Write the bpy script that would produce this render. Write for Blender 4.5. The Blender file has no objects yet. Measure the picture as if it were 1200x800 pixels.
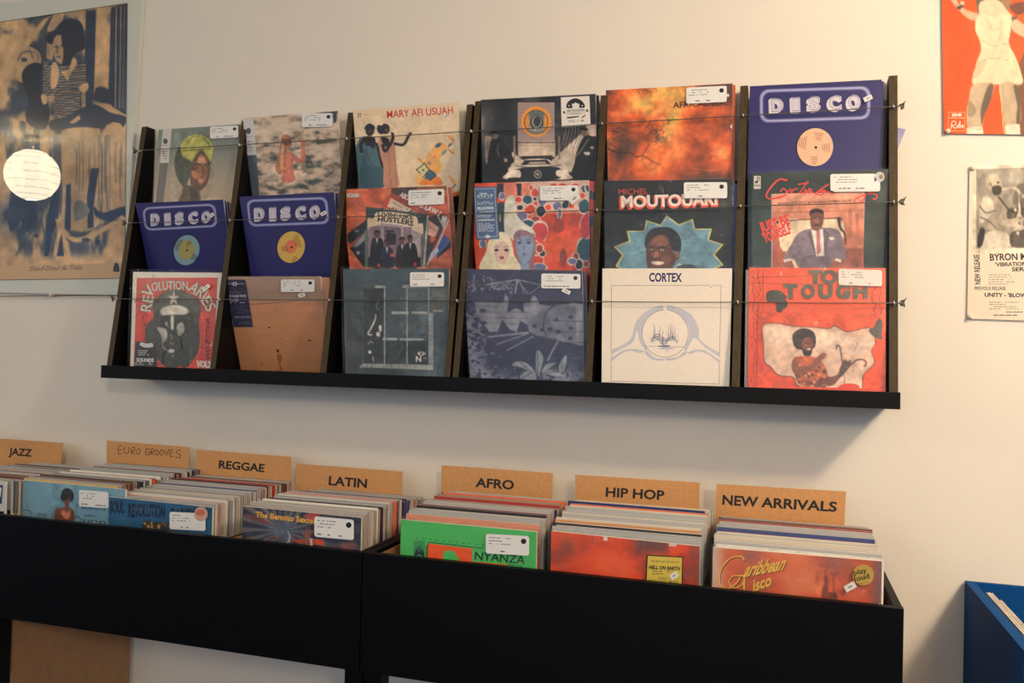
import bpy, math, random
import numpy as np
from mathutils import Vector, Matrix, noise as mnoise
from mathutils.geometry import tessellate_polygon

# ---------------------------------------------------------------- camera
scene = bpy.context.scene
YAW, PITCH, ROLL, FPX = .305, .015, .025, 1000.0
CAM = np.array([0.0, -2.274, 1.5])
_cy, _sy, _cp, _sp = math.cos(YAW), math.sin(YAW), math.cos(PITCH), math.sin(PITCH)
_f = np.array([-_sy*_cp, _cy*_cp, _sp]); _r0 = np.array([_cy, _sy, 0.0]); _u0 = np.cross(_r0, _f)
_r = math.cos(ROLL)*_r0 + math.sin(ROLL)*_u0
_u = -math.sin(ROLL)*_r0 + math.cos(ROLL)*_u0
cd = bpy.data.cameras.new('camera'); cam = bpy.data.objects.new('camera', cd); scene.collection.objects.link(cam)
cd.sensor_width = 36; cd.sensor_fit = 'HORIZONTAL'; cd.lens = 30.0; cd.clip_start = .02; cd.clip_end = 60
m = Matrix(((_r[0], _u[0], -_f[0], CAM[0]), (_r[1], _u[1], -_f[1], CAM[1]), (_r[2], _u[2], -_f[2], CAM[2]), (0, 0, 0, 1)))
cam.matrix_world = m
scene.camera = cam

# ---------------------------------------------------------------- light
scene.view_settings.view_transform = 'Standard'; scene.view_settings.look = 'None'
scene.view_settings.gamma = 1; scene.view_settings.use_curve_mapping = False
scene.view_settings.exposure = 1.02
w = bpy.data.worlds.new('world'); scene.world = w; w.use_nodes = True
w.node_tree.nodes['Background'].inputs[0].default_value = (.52, .70, 1.0, 1)
w.node_tree.nodes['Background'].inputs[1].default_value = .22
def lamp(name, loc, e, col, rad):
    l = bpy.data.lights.new(name, 'POINT'); l.energy = e; l.color = col; l.shadow_soft_size = rad
    o = bpy.data.objects.new(name, l); o.location = loc; scene.collection.objects.link(o); return o
lamp('ceiling_lamp_light', (1.40, -1.40, 2.74), 62, (1, .81, .58), .11)
lamp('far_ceiling_lamp_light', (1.6, -4.6, 2.7), 92, (1, .84, .64), .2)
lamp('left_lantern_light', (-4.3, -3.2, 2.6), 24, (1, .84, .62), .18)
def area(name, loc, rot, e, col, sx, sy):
    l = bpy.data.lights.new(name, 'AREA'); l.energy = e; l.color = col; l.shape = 'RECTANGLE'; l.size = sx; l.size_y = sy
    o = bpy.data.objects.new(name, l); o.location = loc; o.rotation_euler = rot; scene.collection.objects.link(o); return o
area('shop_window_daylight', (-1.2, -6.6, 2.4), (math.radians(74), 0, 0), 36, (.74, .87, 1.0), 3.6, 2.0)

# ---------------------------------------------------------------- helpers
COL = scene.collection
def lin(c):
    c = np.asarray(c, float)/255.0
    return np.where(c <= .04045, c/12.92, ((c+.055)/1.055)**2.4)
def ray(x, y): return _f*FPX + _r*(x-600) - _u*(y-400)
def bp(x, y, Y):                        # the point of the plane y = -Y seen at photo pixel x, y
    d = ray(x, y); return CAM + d*((-Y-CAM[1])/d[1])
def pj(P):
    d = np.asarray(P, float)-CAM; z = d@_f
    return np.array([600+FPX*(d@_r)/z, 400-FPX*(d@_u)/z])
def homog(src, dst):
    A = []; b = []
    for (x, y), (u, v) in zip(src, dst):
        A.append([x, y, 1, 0, 0, 0, -u*x, -u*y]); b.append(u)
        A.append([0, 0, 0, x, y, 1, -v*x, -v*y]); b.append(v)
    return np.append(np.linalg.solve(np.array(A, float), np.array(b, float)), 1).reshape(3, 3)
def happ(H, P):
    P = np.atleast_2d(np.asarray(P, float)); q = np.c_[P, np.ones(len(P))]@H.T
    return q[:, :2]/q[:, 2:3]

_h = np.random.RandomState(7).rand(64, 256, 256)
def vnoise(x, y, s):
    T = _h[s % 64]; xi = np.floor(x).astype(int); yi = np.floor(y).astype(int); fx = x-xi; fy = y-yi
    fx = fx*fx*(3-2*fx); fy = fy*fy*(3-2*fy); g = lambda a, b: T[a % 256, b % 256]
    return (g(xi, yi)*(1-fx)+g(xi+1, yi)*fx)*(1-fy)+(g(xi, yi+1)*(1-fx)+g(xi+1, yi+1)*fx)*fy
def fbm(x, y, s, o=4):
    t = 0; a = .5; n = 0
    for k in range(o): t = t+a*vnoise(x*2**k+17*k, y*2**k+5*k, s+k); n += a; a *= .55
    return t/n
def ramp(t, stops):
    ps = [p for p, _ in stops]
    return np.stack([np.interp(t, ps, [c[k] for _, c in stops]) for k in range(3)], -1)
def mixc(a, b, t): return np.asarray(a, float)*(1-t[..., None])+np.asarray(b, float)*t[..., None]
def sm(x, a, b): t = np.clip((x-a)/(b-a), 0, 1); return t*t*(3-2*t)

# ---------------------------------------------------------------- materials
def mat(name, col, rough=.6, spec=.5, metal=0, bump=0, bscale=60, vary=0, vscale=8, coat=0, stretch=None):
    M = bpy.data.materials.new(name); M.use_nodes = True; nt = M.node_tree; b = nt.nodes['Principled BSDF']
    c = lin(col); b.inputs['Base Color'].default_value = (*c, 1); b.inputs['Roughness'].default_value = rough
    b.inputs['Metallic'].default_value = metal; b.inputs['Specular IOR Level'].default_value = spec
    b.inputs['Coat Weight'].default_value = coat; b.inputs['Coat Roughness'].default_value = .15
    tc = nt.nodes.new('ShaderNodeTexCoord'); src = tc.outputs['Object']
    if stretch:
        mp = nt.nodes.new('ShaderNodeMapping'); mp.inputs['Scale'].default_value = stretch
        nt.links.new(src, mp.inputs[0]); src = mp.outputs[0]
    if vary:
        n = nt.nodes.new('ShaderNodeTexNoise'); n.inputs['Scale'].default_value = vscale; n.inputs['Detail'].default_value = 6
        r = nt.nodes.new('ShaderNodeValToRGB'); nt.links.new(src, n.inputs['Vector']); nt.links.new(n.outputs[0], r.inputs[0])
        r.color_ramp.elements[0].position = .3; r.color_ramp.elements[1].position = .7
        r.color_ramp.elements[0].color = (*(c*(1-vary)), 1); r.color_ramp.elements[1].color = (*np.minimum(c*(1+vary), 1), 1)
        nt.links.new(r.outputs[0], b.inputs['Base Color'])
    if bump:
        n = nt.nodes.new('ShaderNodeTexNoise'); n.inputs['Scale'].default_value = bscale; n.inputs['Detail'].default_value = 5
        bu = nt.nodes.new('ShaderNodeBump'); bu.inputs['Strength'].default_value = bump; bu.inputs['Distance'].default_value = .01
        nt.links.new(src, n.inputs['Vector']); nt.links.new(n.outputs[0], bu.inputs['Height']); nt.links.new(bu.outputs[0], b.inputs['Normal'])
    return M
def print_mat(name, rough, coat, grain=.05, bump=0):
    M = mat(name, (128, 128, 128), rough, .5, coat=coat, bump=bump, bscale=9); nt = M.node_tree; b = nt.nodes['Principled BSDF']
    at = nt.nodes.new('ShaderNodeAttribute'); at.attribute_name = 'Col'
    n = nt.nodes.new('ShaderNodeTexNoise'); n.inputs['Scale'].default_value = 260; n.inputs['Detail'].default_value = 3
    tc = nt.nodes.new('ShaderNodeTexCoord'); nt.links.new(tc.outputs['Object'], n.inputs['Vector'])
    mr = nt.nodes.new('ShaderNodeMapRange'); mr.inputs[3].default_value = 1-grain*2; mr.inputs[4].default_value = 1+grain*2
    nt.links.new(n.outputs[0], mr.inputs[0])
    mx = nt.nodes.new('ShaderNodeVectorMath'); mx.operation = 'SCALE'
    nt.links.new(at.outputs['Color'], mx.inputs[0]); nt.links.new(mr.outputs[0], mx.inputs['Scale'])
    nt.links.new(mx.outputs[0], b.inputs['Base Color']); return M
def film_mat(name, base, rough, bump, haze, sc=(3, 3, 9), gloss=1):
    M = bpy.data.materials.new(name); M.use_nodes = True; nt = M.node_tree; N = nt.nodes; L = nt.links
    N.remove(N['Principled BSDF']); out = N['Material Output']
    tr = N.new('ShaderNodeBsdfTransparent'); gl = N.new('ShaderNodeBsdfGlossy'); gl.inputs['Roughness'].default_value = rough; gl.inputs['Color'].default_value = (gloss, gloss, gloss, 1)
    df = N.new('ShaderNodeBsdfDiffuse'); df.inputs[0].default_value = (.8, .8, .8, 1)
    m1 = N.new('ShaderNodeMixShader'); m1.inputs[0].default_value = haze; L.new(tr.outputs[0], m1.inputs[1]); L.new(df.outputs[0], m1.inputs[2])
    fr = N.new('ShaderNodeFresnel'); fr.inputs[0].default_value = base
    ge = N.new('ShaderNodeNewGeometry'); mu = N.new('ShaderNodeMath'); mu.operation = 'MULTIPLY'; iv = N.new('ShaderNodeMath'); iv.operation = 'SUBTRACT'; iv.inputs[0].default_value = 1
    L.new(ge.outputs['Backfacing'], iv.inputs[1]); L.new(iv.outputs[0], mu.inputs[0]); L.new(fr.outputs[0], mu.inputs[1])
    m2 = N.new('ShaderNodeMixShader'); L.new(mu.outputs[0], m2.inputs[0]); L.new(m1.outputs[0], m2.inputs[1]); L.new(gl.outputs[0], m2.inputs[2])
    L.new(m2.outputs[0], out.inputs[0])
    if bump:
        tc = N.new('ShaderNodeTexCoord'); mp = N.new('ShaderNodeMapping'); mp.inputs['Scale'].default_value = sc
        mp.inputs['Rotation'].default_value = (0, .6, 0)
        n = N.new('ShaderNodeTexNoise'); n.inputs['Scale'].default_value = 4; n.inputs['Detail'].default_value = 3; n.inputs['Distortion'].default_value = 1.2
        bu = N.new('ShaderNodeBump'); bu.inputs['Strength'].default_value = bump; bu.inputs['Distance'].default_value = .03
        L.new(tc.outputs['Object'], mp.inputs[0]); L.new(mp.outputs[0], n.inputs['Vector']); L.new(n.outputs[0], bu.inputs['Height'])
        for s in (gl, fr): L.new(bu.outputs[0], s.inputs['Normal'])
    return M
M_wall = mat('warm_white_paint', (224, 214, 200), .75, .25, bump=.10, bscale=26, vary=.03, vscale=2.2)
M_ceil = mat('ceiling_paint', (228, 222, 210), .85)
M_floor = mat('floor_boards', (70, 54, 40), .5, vary=.15, vscale=5, stretch=(1, 9, 1))
M_black = mat('black_stained_wood', (8, 7, 6), .5, .16, bump=.03, bscale=30, vary=.2, vscale=14, stretch=(1, 8, 8))
M_binblk = mat('bin_black_paint', (3, 3, 5), .5, .12, bump=.06, bscale=40, vary=.15, vscale=10)
M_edge = mat('worn_brown_wood_edge', (66, 53, 33), .55, .25, bump=.12, bscale=50, vary=.25, vscale=30, stretch=(6, 6, 1))
M_ply = mat('raw_plywood', (214, 168, 118), .6, .3, vary=.10, vscale=24, stretch=(1, 1, 8))
M_tan = mat('tan_board', (170, 130, 92), .6, .3, vary=.08, vscale=10, stretch=(3, 3, 1))
M_steel = mat('steel_wire', (104, 100, 94), .4, .5, metal=.8)
M_eye = mat('screw_eye_metal', (225, 222, 215), .25, .5, metal=.8)
M_kraft = mat('kraft_board', (198, 144, 92), .7, .25, bump=.05, bscale=200, vary=.10, vscale=130)
M_blue = mat('blue_paint', (4, 68, 128), .7, .12, bump=.05, bscale=20, vary=.06, vscale=12)
M_print = print_mat('printed_sleeve', .4, .06, .06)
M_paper = print_mat('printed_paper', .65, 0, .04)
M_film = film_mat('clear_plastic_film', 1.24, .14, .45, .004, gloss=.8)
M_film2 = film_mat('crinkled_plastic_film', 1.32, .09, .9, .008, (5, 5, 5), gloss=.85)
M_glass = film_mat('poster_glass', 1.5, .012, 0, 0)
M_pin = mat('pin_plastic', (215, 200, 178), .3)
M_lamp = bpy.data.materials.new('lit_paper'); M_lamp.use_nodes = True
_b = M_lamp.node_tree.nodes['Principled BSDF']; _b.inputs['Base Color'].default_value = (.9, .86, .75, 1)
_b.inputs['Emission Color'].default_value = (1, .86, .6, 1); _b.inputs['Emission Strength'].default_value = 9

# ---------------------------------------------------------------- objects
def tag(o, label=None, cat=None, group=None, kind=None):
    if label: o['label'] = label
    if cat: o['category'] = cat
    if group: o['group'] = group
    if kind: o['kind'] = kind
    return o
def mesh_obj(name, V, F, mats, parent=None, fm=None, cols=None, smooth=False, origin=None):
    V = np.asarray(V, float)
    off = np.zeros(3)
    if parent is not None: off = np.array(parent['_o'])
    elif origin is not None: off = np.array(origin, float)
    me = bpy.data.meshes.new(name); me.from_pydata((V-off).tolist(), [], F)
    for M_ in (mats if isinstance(mats, (list, tuple)) else [mats]): me.materials.append(M_)
    if fm is not None: me.polygons.foreach_set('material_index', fm)
    if cols is not None:
        at = me.color_attributes.new('Col', 'FLOAT_COLOR', 'POINT')
        at.data.foreach_set('color', np.c_[cols, np.ones(len(cols))].astype(np.float32).ravel())
    if smooth: me.polygons.foreach_set('use_smooth', [True]*len(me.polygons))
    me.update(); o = bpy.data.objects.new(name, me); COL.objects.link(o); o.parent = parent
    if parent is None: o.location = off.tolist()
    else: o.location = (off - np.array(parent['_o'])).tolist()
    o['_o'] = off.tolist()
    return o
def thing(name, loc, label, cat, group=None):
    o = bpy.data.objects.new(name, None); COL.objects.link(o); o.location = loc; o.empty_display_size = .05
    o['_o'] = list(map(float, loc)); return tag(o, label, cat, group)
def hexa(P, F=None):                   # 8 points: bottom 4 then top 4
    return P, [(0, 3, 2, 1), (4, 5, 6, 7), (0, 1, 5, 4), (1, 2, 6, 5), (2, 3, 7, 6), (3, 0, 4, 7)]
class MB:
    def __init__(s): s.V = []; s.F = []; s.m = []
    def add(s, V, F, mi=0):
        n = len(s.V); s.V += [list(map(float, v)) for v in V]; s.F += [tuple(i+n for i in f) for f in F]
        s.m += [mi]*len(F) if isinstance(mi, int) else list(mi); return s
    def box(s, x0, x1, y0, y1, z0, z1, mi=0, top=None, bev=0):
        P = [(x0, y0, z0), (x1, y0, z0), (x1, y1, z0), (x0, y1, z0), (x0, y0, z1), (x1, y0, z1), (x1, y1, z1), (x0, y1, z1)]
        f = [mi]*6
        if top is not None: f[1] = top
        return s.add(*hexa(P), mi=f)
    def hexa(s, P, mi=0): return s.add(*hexa(P), mi=mi)
    def tube(s, pts, r, n=8, mi=0):
        pts = [np.array(p, float) for p in pts]; rings = []
        for i, p in enumerate(pts):
            d = pts[min(i+1, len(pts)-1)]-pts[max(i-1, 0)]; d /= np.linalg.norm(d)+1e-12
            a = np.cross(d, (0, 0, 1.) if abs(d[2]) < .9 else (1., 0, 0)); a /= np.linalg.norm(a); b = np.cross(d, a)
            rr = r[i] if isinstance(r, (list, tuple)) else r
            rings.append([p+rr*(a*math.cos(t)+b*math.sin(t)) for t in np.linspace(0, 2*math.pi, n, endpoint=False)])
        V = [q for R_ in rings for q in R_]; F = []
        for i in range(len(rings)-1):
            for k in range(n): F.append((i*n+k, i*n+(k+1) % n, (i+1)*n+(k+1) % n, (i+1)*n+k))
        F += [tuple(range(n))[::-1], tuple(len(V)-n+k for k in range(n))]
        return s.add(V, F, mi)
    def ring(s, c, ax, R_, r, n=14, k=6, mi=0):
        c = np.array(c, float); ax = np.array(ax, float); ax /= np.linalg.norm(ax)
        a = np.cross(ax, (0, 0, 1.) if abs(ax[2]) < .9 else (1., 0, 0)); a /= np.linalg.norm(a); b = np.cross(ax, a); V = []; F = []
        for i in range(n):
            t = 2*math.pi*i/n; d = a*math.cos(t)+b*math.sin(t)
            for j in range(k):
                q = 2*math.pi*j/k; V.append(c+d*(R_+r*math.cos(q))+ax*r*math.sin(q))
        for i in range(n):
            for j in range(k): F.append((i*k+j, ((i+1) % n)*k+j, ((i+1) % n)*k+(j+1) % k, i*k+(j+1) % k))
        return s.add(V, F, mi)
    def build(s, name, mats, parent=None, smooth=False, origin=None):
        return mesh_obj(name, s.V, s.F, mats, parent, s.m, None, smooth, origin)

# text outlines turned into triangles once per string
_tc = {}
def glyphs(s, bold=0):
    k = (s, bold)
    if k not in _tc:
        cu = bpy.data.curves.new('t', 'FONT'); cu.body = s; cu.fill_mode = 'FRONT'; cu.resolution_u = 3; cu.offset = bold
        o = bpy.data.objects.new('t', cu); COL.objects.link(o); bpy.context.view_layer.update()
        me = bpy.data.meshes.new_from_object(o.evaluated_get(bpy.context.evaluated_depsgraph_get())); me.calc_loop_triangles()
        V = np.array([v.co[:2] for v in me.vertices]); F = [tuple(t.vertices) for t in me.loop_triangles]
        bpy.data.objects.remove(o); bpy.data.curves.remove(cu); bpy.data.meshes.remove(me)
        x0 = V[:, 0].min(); x1 = V[:, 0].max()
        V = np.c_[(V[:, 0]-x0)/(x1-x0), V[:, 1]/.70]; _tc[k] = (V, F)
    return _tc[k]

STEP = .000012; TONE = (.95, 1.08)
class Art:                              # flat print laid on a four-cornered sheet or slab
    def __init__(s, TL, TR, BL, BR):
        s.c = [np.array(p, float) for p in (TL, TR, BL, BR)]
        n = np.cross(s.c[1]-s.c[0], s.c[0]-s.c[2]); s.n = n/np.linalg.norm(n)       # towards the viewer
        s.H = homog([pj(p) for p in s.c], [(0, 0), (1, 0), (0, 1), (1, 1)])
        s.parts = []; s.part('sleeve', 0.0002); s.o = (0, 0); s.s = None; s.rng = random.Random(3); s.q = []; s.bl = None; s.mot = .32; s.lastf = lambda u, v, x, y: np.tile((128., 128., 128.), (len(u), 1)); s.base = (128, 128, 128)
    def part(s, name, off=None, mat=None):
        if s.parts: s.flush()
        if off is None: off = s.cur['off'] + .0006
        s.cur = dict(name=name, off=off, V=[], F=[], C=[], mat=mat); s.parts.append(s.cur); return s
    def win(s, x0=None, y0=0, sc=1): s.o = (x0, y0); s.s = sc if x0 is not None else None; return s
    def uv(s, P):
        P = np.atleast_2d(np.asarray(P, float))
        if s.s is None: return P
        return happ(s.H, P/s.s+np.array(s.o))
    def P(s, uv, off):
        u = uv[:, 0:1]; v = uv[:, 1:2]; a, b, c, d = s.c
        return a*(1-u)*(1-v)+b*u*(1-v)+c*(1-u)*v+d*u*v+s.n*off
    def raw(s, uv, F, col, clip=True, islin=False):
        uv = np.asarray(uv, float)
        if clip: uv = np.clip(uv, 0.0, 1.0)
        p = s.cur; n = len(p['V']); p['V'] += s.P(uv, p['off']).tolist(); p['F'] += [tuple(i+n for i in f) for f in F]
        col = np.asarray(col, float)
        C = col if islin else lin(col) if col.ndim == 2 else np.tile(lin(col), (len(uv), 1))
        C = TONE[0]*C**TONE[1]
        p['C'] += C.tolist(); p['off'] += STEP
    def soft(s, b=3.0):                   # from here on shapes are brushed with soft edges b crop pixels wide
        s.bl = b; return s
    def _pg(s, uv, F, col, clip=True):
        if s.bl is None: return s.raw(uv, F, col, clip)
        q = np.asarray(uv, float); sc = np.linalg.norm(s.uv([(s.bl, 0)])-s.uv([(0, 0)])); s.q.append((q, lin(col), max(sc, .004)))
    def flush(s, dens=150, box=None):
        if not s.q: s.bl = None; return
        q, s.q = s.q, []; s.bl = None; bf = s.lastf
        allp = np.vstack([p for p, _, b in q]); lo = np.clip(allp.min(0)-.03, 0, 1); hi = np.clip(allp.max(0)+.03, 0, 1)
        if box: lo, hi = np.array(box[:2]), np.array(box[2:])
        nx = max(int((hi[0]-lo[0])*dens), 4); ny = max(int((hi[1]-lo[1])*dens), 4)
        U, W = np.meshgrid(np.linspace(lo[0], hi[0], nx), np.linspace(lo[1], hi[1], ny)); uv = np.c_[U.ravel(), W.ravel()]
        X = (happ(np.linalg.inv(s.H), uv)-np.array(s.o))*s.s if s.s else uv
        C = lin(np.clip(np.broadcast_to(bf(uv[:, 0], uv[:, 1], X[:, 0], X[:, 1]), (len(uv), 3)), 0, 255))**.45
        for p, c, b in q:
            m0, m1 = p.min(0)-b*1.2, p.max(0)+b*1.2
            ix = np.where((uv[:, 0] > m0[0]) & (uv[:, 0] < m1[0]) & (uv[:, 1] > m0[1]) & (uv[:, 1] < m1[1]))[0]
            if not len(ix): continue
            P = uv[ix]; a0 = p; a1 = np.roll(p, -1, 0); dmin = np.full(len(P), 9.); ins = np.zeros(len(P), bool)
            for A_, B_ in zip(a0, a1):
                d = B_-A_; L = d@d
                if L < 1e-14: continue
                t = np.clip(((P-A_)@d)/L, 0, 1); dmin = np.minimum(dmin, ((P-A_-t[:, None]*d)**2).sum(1))
                if A_[1] != B_[1]:
                    cr = ((A_[1] > P[:, 1]) != (B_[1] > P[:, 1])); ins ^= cr & (P[:, 0] < (B_[0]-A_[0])*(P[:, 1]-A_[1])/(B_[1]-A_[1])+A_[0])
            sd = np.sqrt(dmin)*np.where(ins, 1, -1); al = sm(sd, -b*.5, b*.5)[:, None]
            C[ix] = C[ix]*(1-al)+(c**.45)*al
        if s.mot:
            g = s.rngn = getattr(s, 'rngn', 200)+3; d = 1+s.mot*((fbm(uv[:, 0]*9, uv[:, 1]*9, g, 5)-.5)*1.3+(fbm(uv[:, 0]*30, uv[:, 1]*30, g+2, 3)-.5)*.9); C = C*d[:, None]
        C = np.clip(C, 0, 1)**(1/.45); F = [(j*nx+i, j*nx+i+1, (j+1)*nx+i+1, (j+1)*nx+i) for j in range(ny-1) for i in range(nx-1)]
        s.raw(uv, F, C*0+C, True, True)
    def poly(s, pts, col, clip=True):
        if s.bl is not None: return s._pg(s.uv(pts), None, col)
        uv = s.uv(pts); T = tessellate_polygon([[Vector((x, y, 0)) for x, y in uv]])
        s.raw(uv, [tuple(t) for t in T], col, clip)
    def rect(s, x0, y0, x1, y1, col, rot=0, clip=True):
        cx, cy = (x0+x1)/2, (y0+y1)/2; c, q = math.cos(rot), math.sin(rot)
        pts = [(cx+(x-cx)*c-(y-cy)*q, cy+(x-cx)*q+(y-cy)*c) for x, y in ((x0, y0), (x1, y0), (x1, y1), (x0, y1))]
        s._pg(s.uv(pts), [(0, 1, 2, 3)], col, clip)
    def rrect(s, x0, y0, x1, y1, r, col, slope=0, clip=True):
        pts = []
        for cx, cy, a0 in ((x1-r, y0+r, -90), (x1-r, y1-r, 0), (x0+r, y1-r, 90), (x0+r, y0+r, 180)):
            for k in range(5): a = math.radians(a0+k*22.5); pts.append((cx+r*math.cos(a), cy+r*math.sin(a)))
        pts = [(x, y+slope*(x-(x0+x1)/2)) for x, y in pts]
        s.raw(s.uv(pts), [tuple(range(20))], col, clip)
    def rframe(s, x0, y0, x1, y1, r, w, col, slope=0, shear=0):
        def loop(e):
            pts = []
            for cx, cy, a0 in ((x1-r, y0+r, -90), (x1-r, y1-r, 0), (x0+r, y1-r, 90), (x0+r, y0+r, 180)):
                for k in range(6): a = math.radians(a0+k*18); pts.append((cx+(r+e)*math.cos(a), cy+(r+e)*math.sin(a)))
            return [(x+shear*(y-y0), y+slope*(x-(x0+x1)/2)) for x, y in pts]
        A = loop(0); B = loop(-w); n = len(A)
        s.raw(s.uv(A+B), [(i, (i+1) % n, n+(i+1) % n, n+i) for i in range(n)], col)
    def ell(s, cx, cy, rx, ry, col, rot=0, n=20, clip=True):
        t = np.linspace(0, 2*math.pi, n, endpoint=False); c, q = math.cos(rot), math.sin(rot)
        x = rx*np.cos(t); y = ry*np.sin(t); s._pg(s.uv(np.c_[cx+x*c-y*q, cy+x*q+y*c]), [tuple(range(n))], col, clip)
    def ring(s, cx, cy, rx, ry, w, col, n=28):
        t = np.linspace(0, 2*math.pi, n, endpoint=False)
        A = np.c_[cx+rx*np.cos(t), cy+ry*np.sin(t)]; B = np.c_[cx+(rx-w)*np.cos(t), cy+(ry-w)*np.sin(t)]
        if s.bl is not None: return s._pg(s.uv(np.r_[A, A[:1], B[:1], B[::-1]]), None, col)
        s.raw(s.uv(np.r_[A, B]), [(i, (i+1) % n, n+(i+1) % n, n+i) for i in range(n)], col)
    def shape(s, pts, col, k=4, clip=True):     # smooth closed outline
        P = np.array(pts, float); n = len(P); out = []
        for i in range(n):
            a, b, c, d = P[i-1], P[i], P[(i+1) % n], P[(i+2) % n]
            for j in range(k):
                t = j/k; out.append(.5*((2*b)+(c-a)*t+(2*a-5*b+4*c-d)*t*t+(3*b-a-3*c+d)*t**3))
        s.poly(out, col, clip)
    def line(s, pts, w, col, w1=None):
        P = np.array(pts, float); n = len(P); A = []; B = []
        for i in range(n):
            d = P[min(i+1, n-1)]-P[max(i-1, 0)]; d = d/(np.linalg.norm(d)+1e-9); q = np.array([-d[1], d[0]])
            ww = (w if w1 is None else w+(w1-w)*i/(n-1))/2; A.append(P[i]+q*ww); B.append(P[i]-q*ww)
        if s.bl is not None: return s._pg(s.uv(A+B[::-1]), None, col)
        s.raw(s.uv(A+B), [(i, i+1, n+i+1, n+i) for i in range(n-1)], col)
    def curve(s, pts, w, col, k=6, w1=None):
        P = np.array(pts, float); P = np.vstack([2*P[0]-P[1], P, 2*P[-1]-P[-2]]); out = []
        for i in range(1, len(P)-2):
            a, b, c, d = P[i-1], P[i], P[i+1], P[i+2]
            for j in range(k):
                t = j/k; out.append(.5*((2*b)+(c-a)*t+(2*a-5*b+4*c-d)*t*t+(3*b-a-3*c+d)*t**3))
        out.append(P[-2]); s.line(out, w, col, w1)
    def text(s, t, x0, y0, x1, y1, h, col, bold=0, shear=0, arc=0, upx=0):
        s.flush(); V, F = glyphs(t, bold); L = math.hypot(x1-x0, y1-y0); ex = np.array([(x1-x0), (y1-y0)])
        up = np.array([upx if upx else (y1-y0)/L*h, -h*(x1-x0)/L])
        if upx: up = np.array([upx, -h])
        vv = V[:, 1:2]; uu = V[:, 0:1]+shear*vv
        P = np.array([x0, y0])+uu*ex+vv*up+(arc*(1-(2*V[:, 0:1]-1)**2))*up
        s.raw(s.uv(P), F, col)
    def scrib(s, x0, y0, x1, y1, rows, col, hh=.45, dens=.8, slope=0):
        s.flush(); R_ = s.rng; dy = (y1-y0)/rows; V = []; F = []
        for r in range(rows):
            x = x0; y = y0+r*dy; end = x1-(x1-x0)*R_.random()*.25
            while x < end:
                wd = (x1-x0)*R_.uniform(.04, .16)
                if R_.random() < dens:
                    n = len(V); e = min(x+wd, end); V += [(x, y+slope*(x-x0)), (e, y+slope*(e-x0)), (e, y+dy*hh+slope*(e-x0)), (x, y+dy*hh+slope*(x-x0))]; F.append((n, n+1, n+2, n+3))
                x += wd+(x1-x0)*.025
        if V: s.raw(s.uv(V), F, col)
    def field(s, f, n=40, box=(0, 0, 1, 1), m=None):
        s.flush()
        if box == (0, 0, 1, 1): s.lastf = f
        m = m or n; x0, y0, x1, y1 = box
        U, Vv = np.meshgrid(np.linspace(x0, x1, n), np.linspace(y0, y1, m)); uv = np.c_[U.ravel(), Vv.ravel()]
        if s.s is not None: X = (happ(np.linalg.inv(s.H), uv)-np.array(s.o))*s.s
        else: X = uv
        C = np.clip(np.broadcast_to(f(uv[:, 0], uv[:, 1], X[:, 0], X[:, 1]), (len(uv), 3)), 0, 255)
        F = [(j*n+i, j*n+i+1, (j+1)*n+i+1, (j+1)*n+i) for j in range(m-1) for i in range(n-1)]
        s.raw(uv, F, C)
    def fill(s, col):
        s.lastf = lambda u, v, x, y: np.tile(np.array(col, float), (len(u), 1))
        g = np.linspace(0, 1, 9); s.raw([(x, y) for y in g for x in g], [(j*9+i, j*9+i+1, j*9+i+10, j*9+i+9) for j in range(8) for i in range(8)], col)
    def star(s, cx, cy, rx, ry, k, n, col, rot=0):
        s.poly([(cx+rx*(1 if i % 2 == 0 else k)*math.cos(rot+math.pi*i/n), cy+ry*(1 if i % 2 == 0 else k)*math.sin(rot+math.pi*i/n)) for i in range(2*n)], col)
    def blob(s, cx, cy, rx, ry, col, j=.25, n=9, clip=True):
        s.shape([(cx+rx*(1+s.rng.uniform(-j, j))*math.cos(2*math.pi*i/n), cy+ry*(1+s.rng.uniform(-j, j))*math.sin(2*math.pi*i/n)) for i in range(n)], col, 3, clip)
    def label(s, x0, y0, x1, y1, slope=0, dot=True, col=(232, 228, 222)):   # white price label with small print and a black dot
        s.flush(); keep = s.cur; s.nl = getattr(s, 'nl', 0)+1; s.part('price_label', .0046+.0006*s.nl); h = y1-y0; w_ = x1-x0
        s.rrect(x0, y0, x1, y1, h*.12, col, slope)
        g = (120, 118, 122); mid = (x0+x1)/2
        s.scrib(x0+w_*.07, y0+h*.16-slope*w_*.43, x0+w_*.62, y0+h*.62-slope*w_*.43, 3, g, .3, .75, slope)
        s.scrib(x0+w_*.07, y0+h*.82-slope*w_*.43, x0+w_*.9, y0+h*.94-slope*w_*.43, 1, g, .6, .5, slope)
        if dot: s.ell(x1-w_*.13, y0+h*.28+slope*w_*.37, h*.14, h*.14, (22, 22, 26), n=14)
        s.cur = keep
    def sticker(s, x0, y0, x1, y1, rot, col=(226, 220, 210)):
        s.flush(); keep = s.cur; s.part('price_sticker', .0066); s.rect(x0, y0, x1, y1, col, rot)
        w_ = x1-x0; h = y1-y0; s.rect(x0+w_*.3, y0+h*.4, x1-w_*.3, y1-h*.4, (120, 116, 118), rot); s.cur = keep
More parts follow.
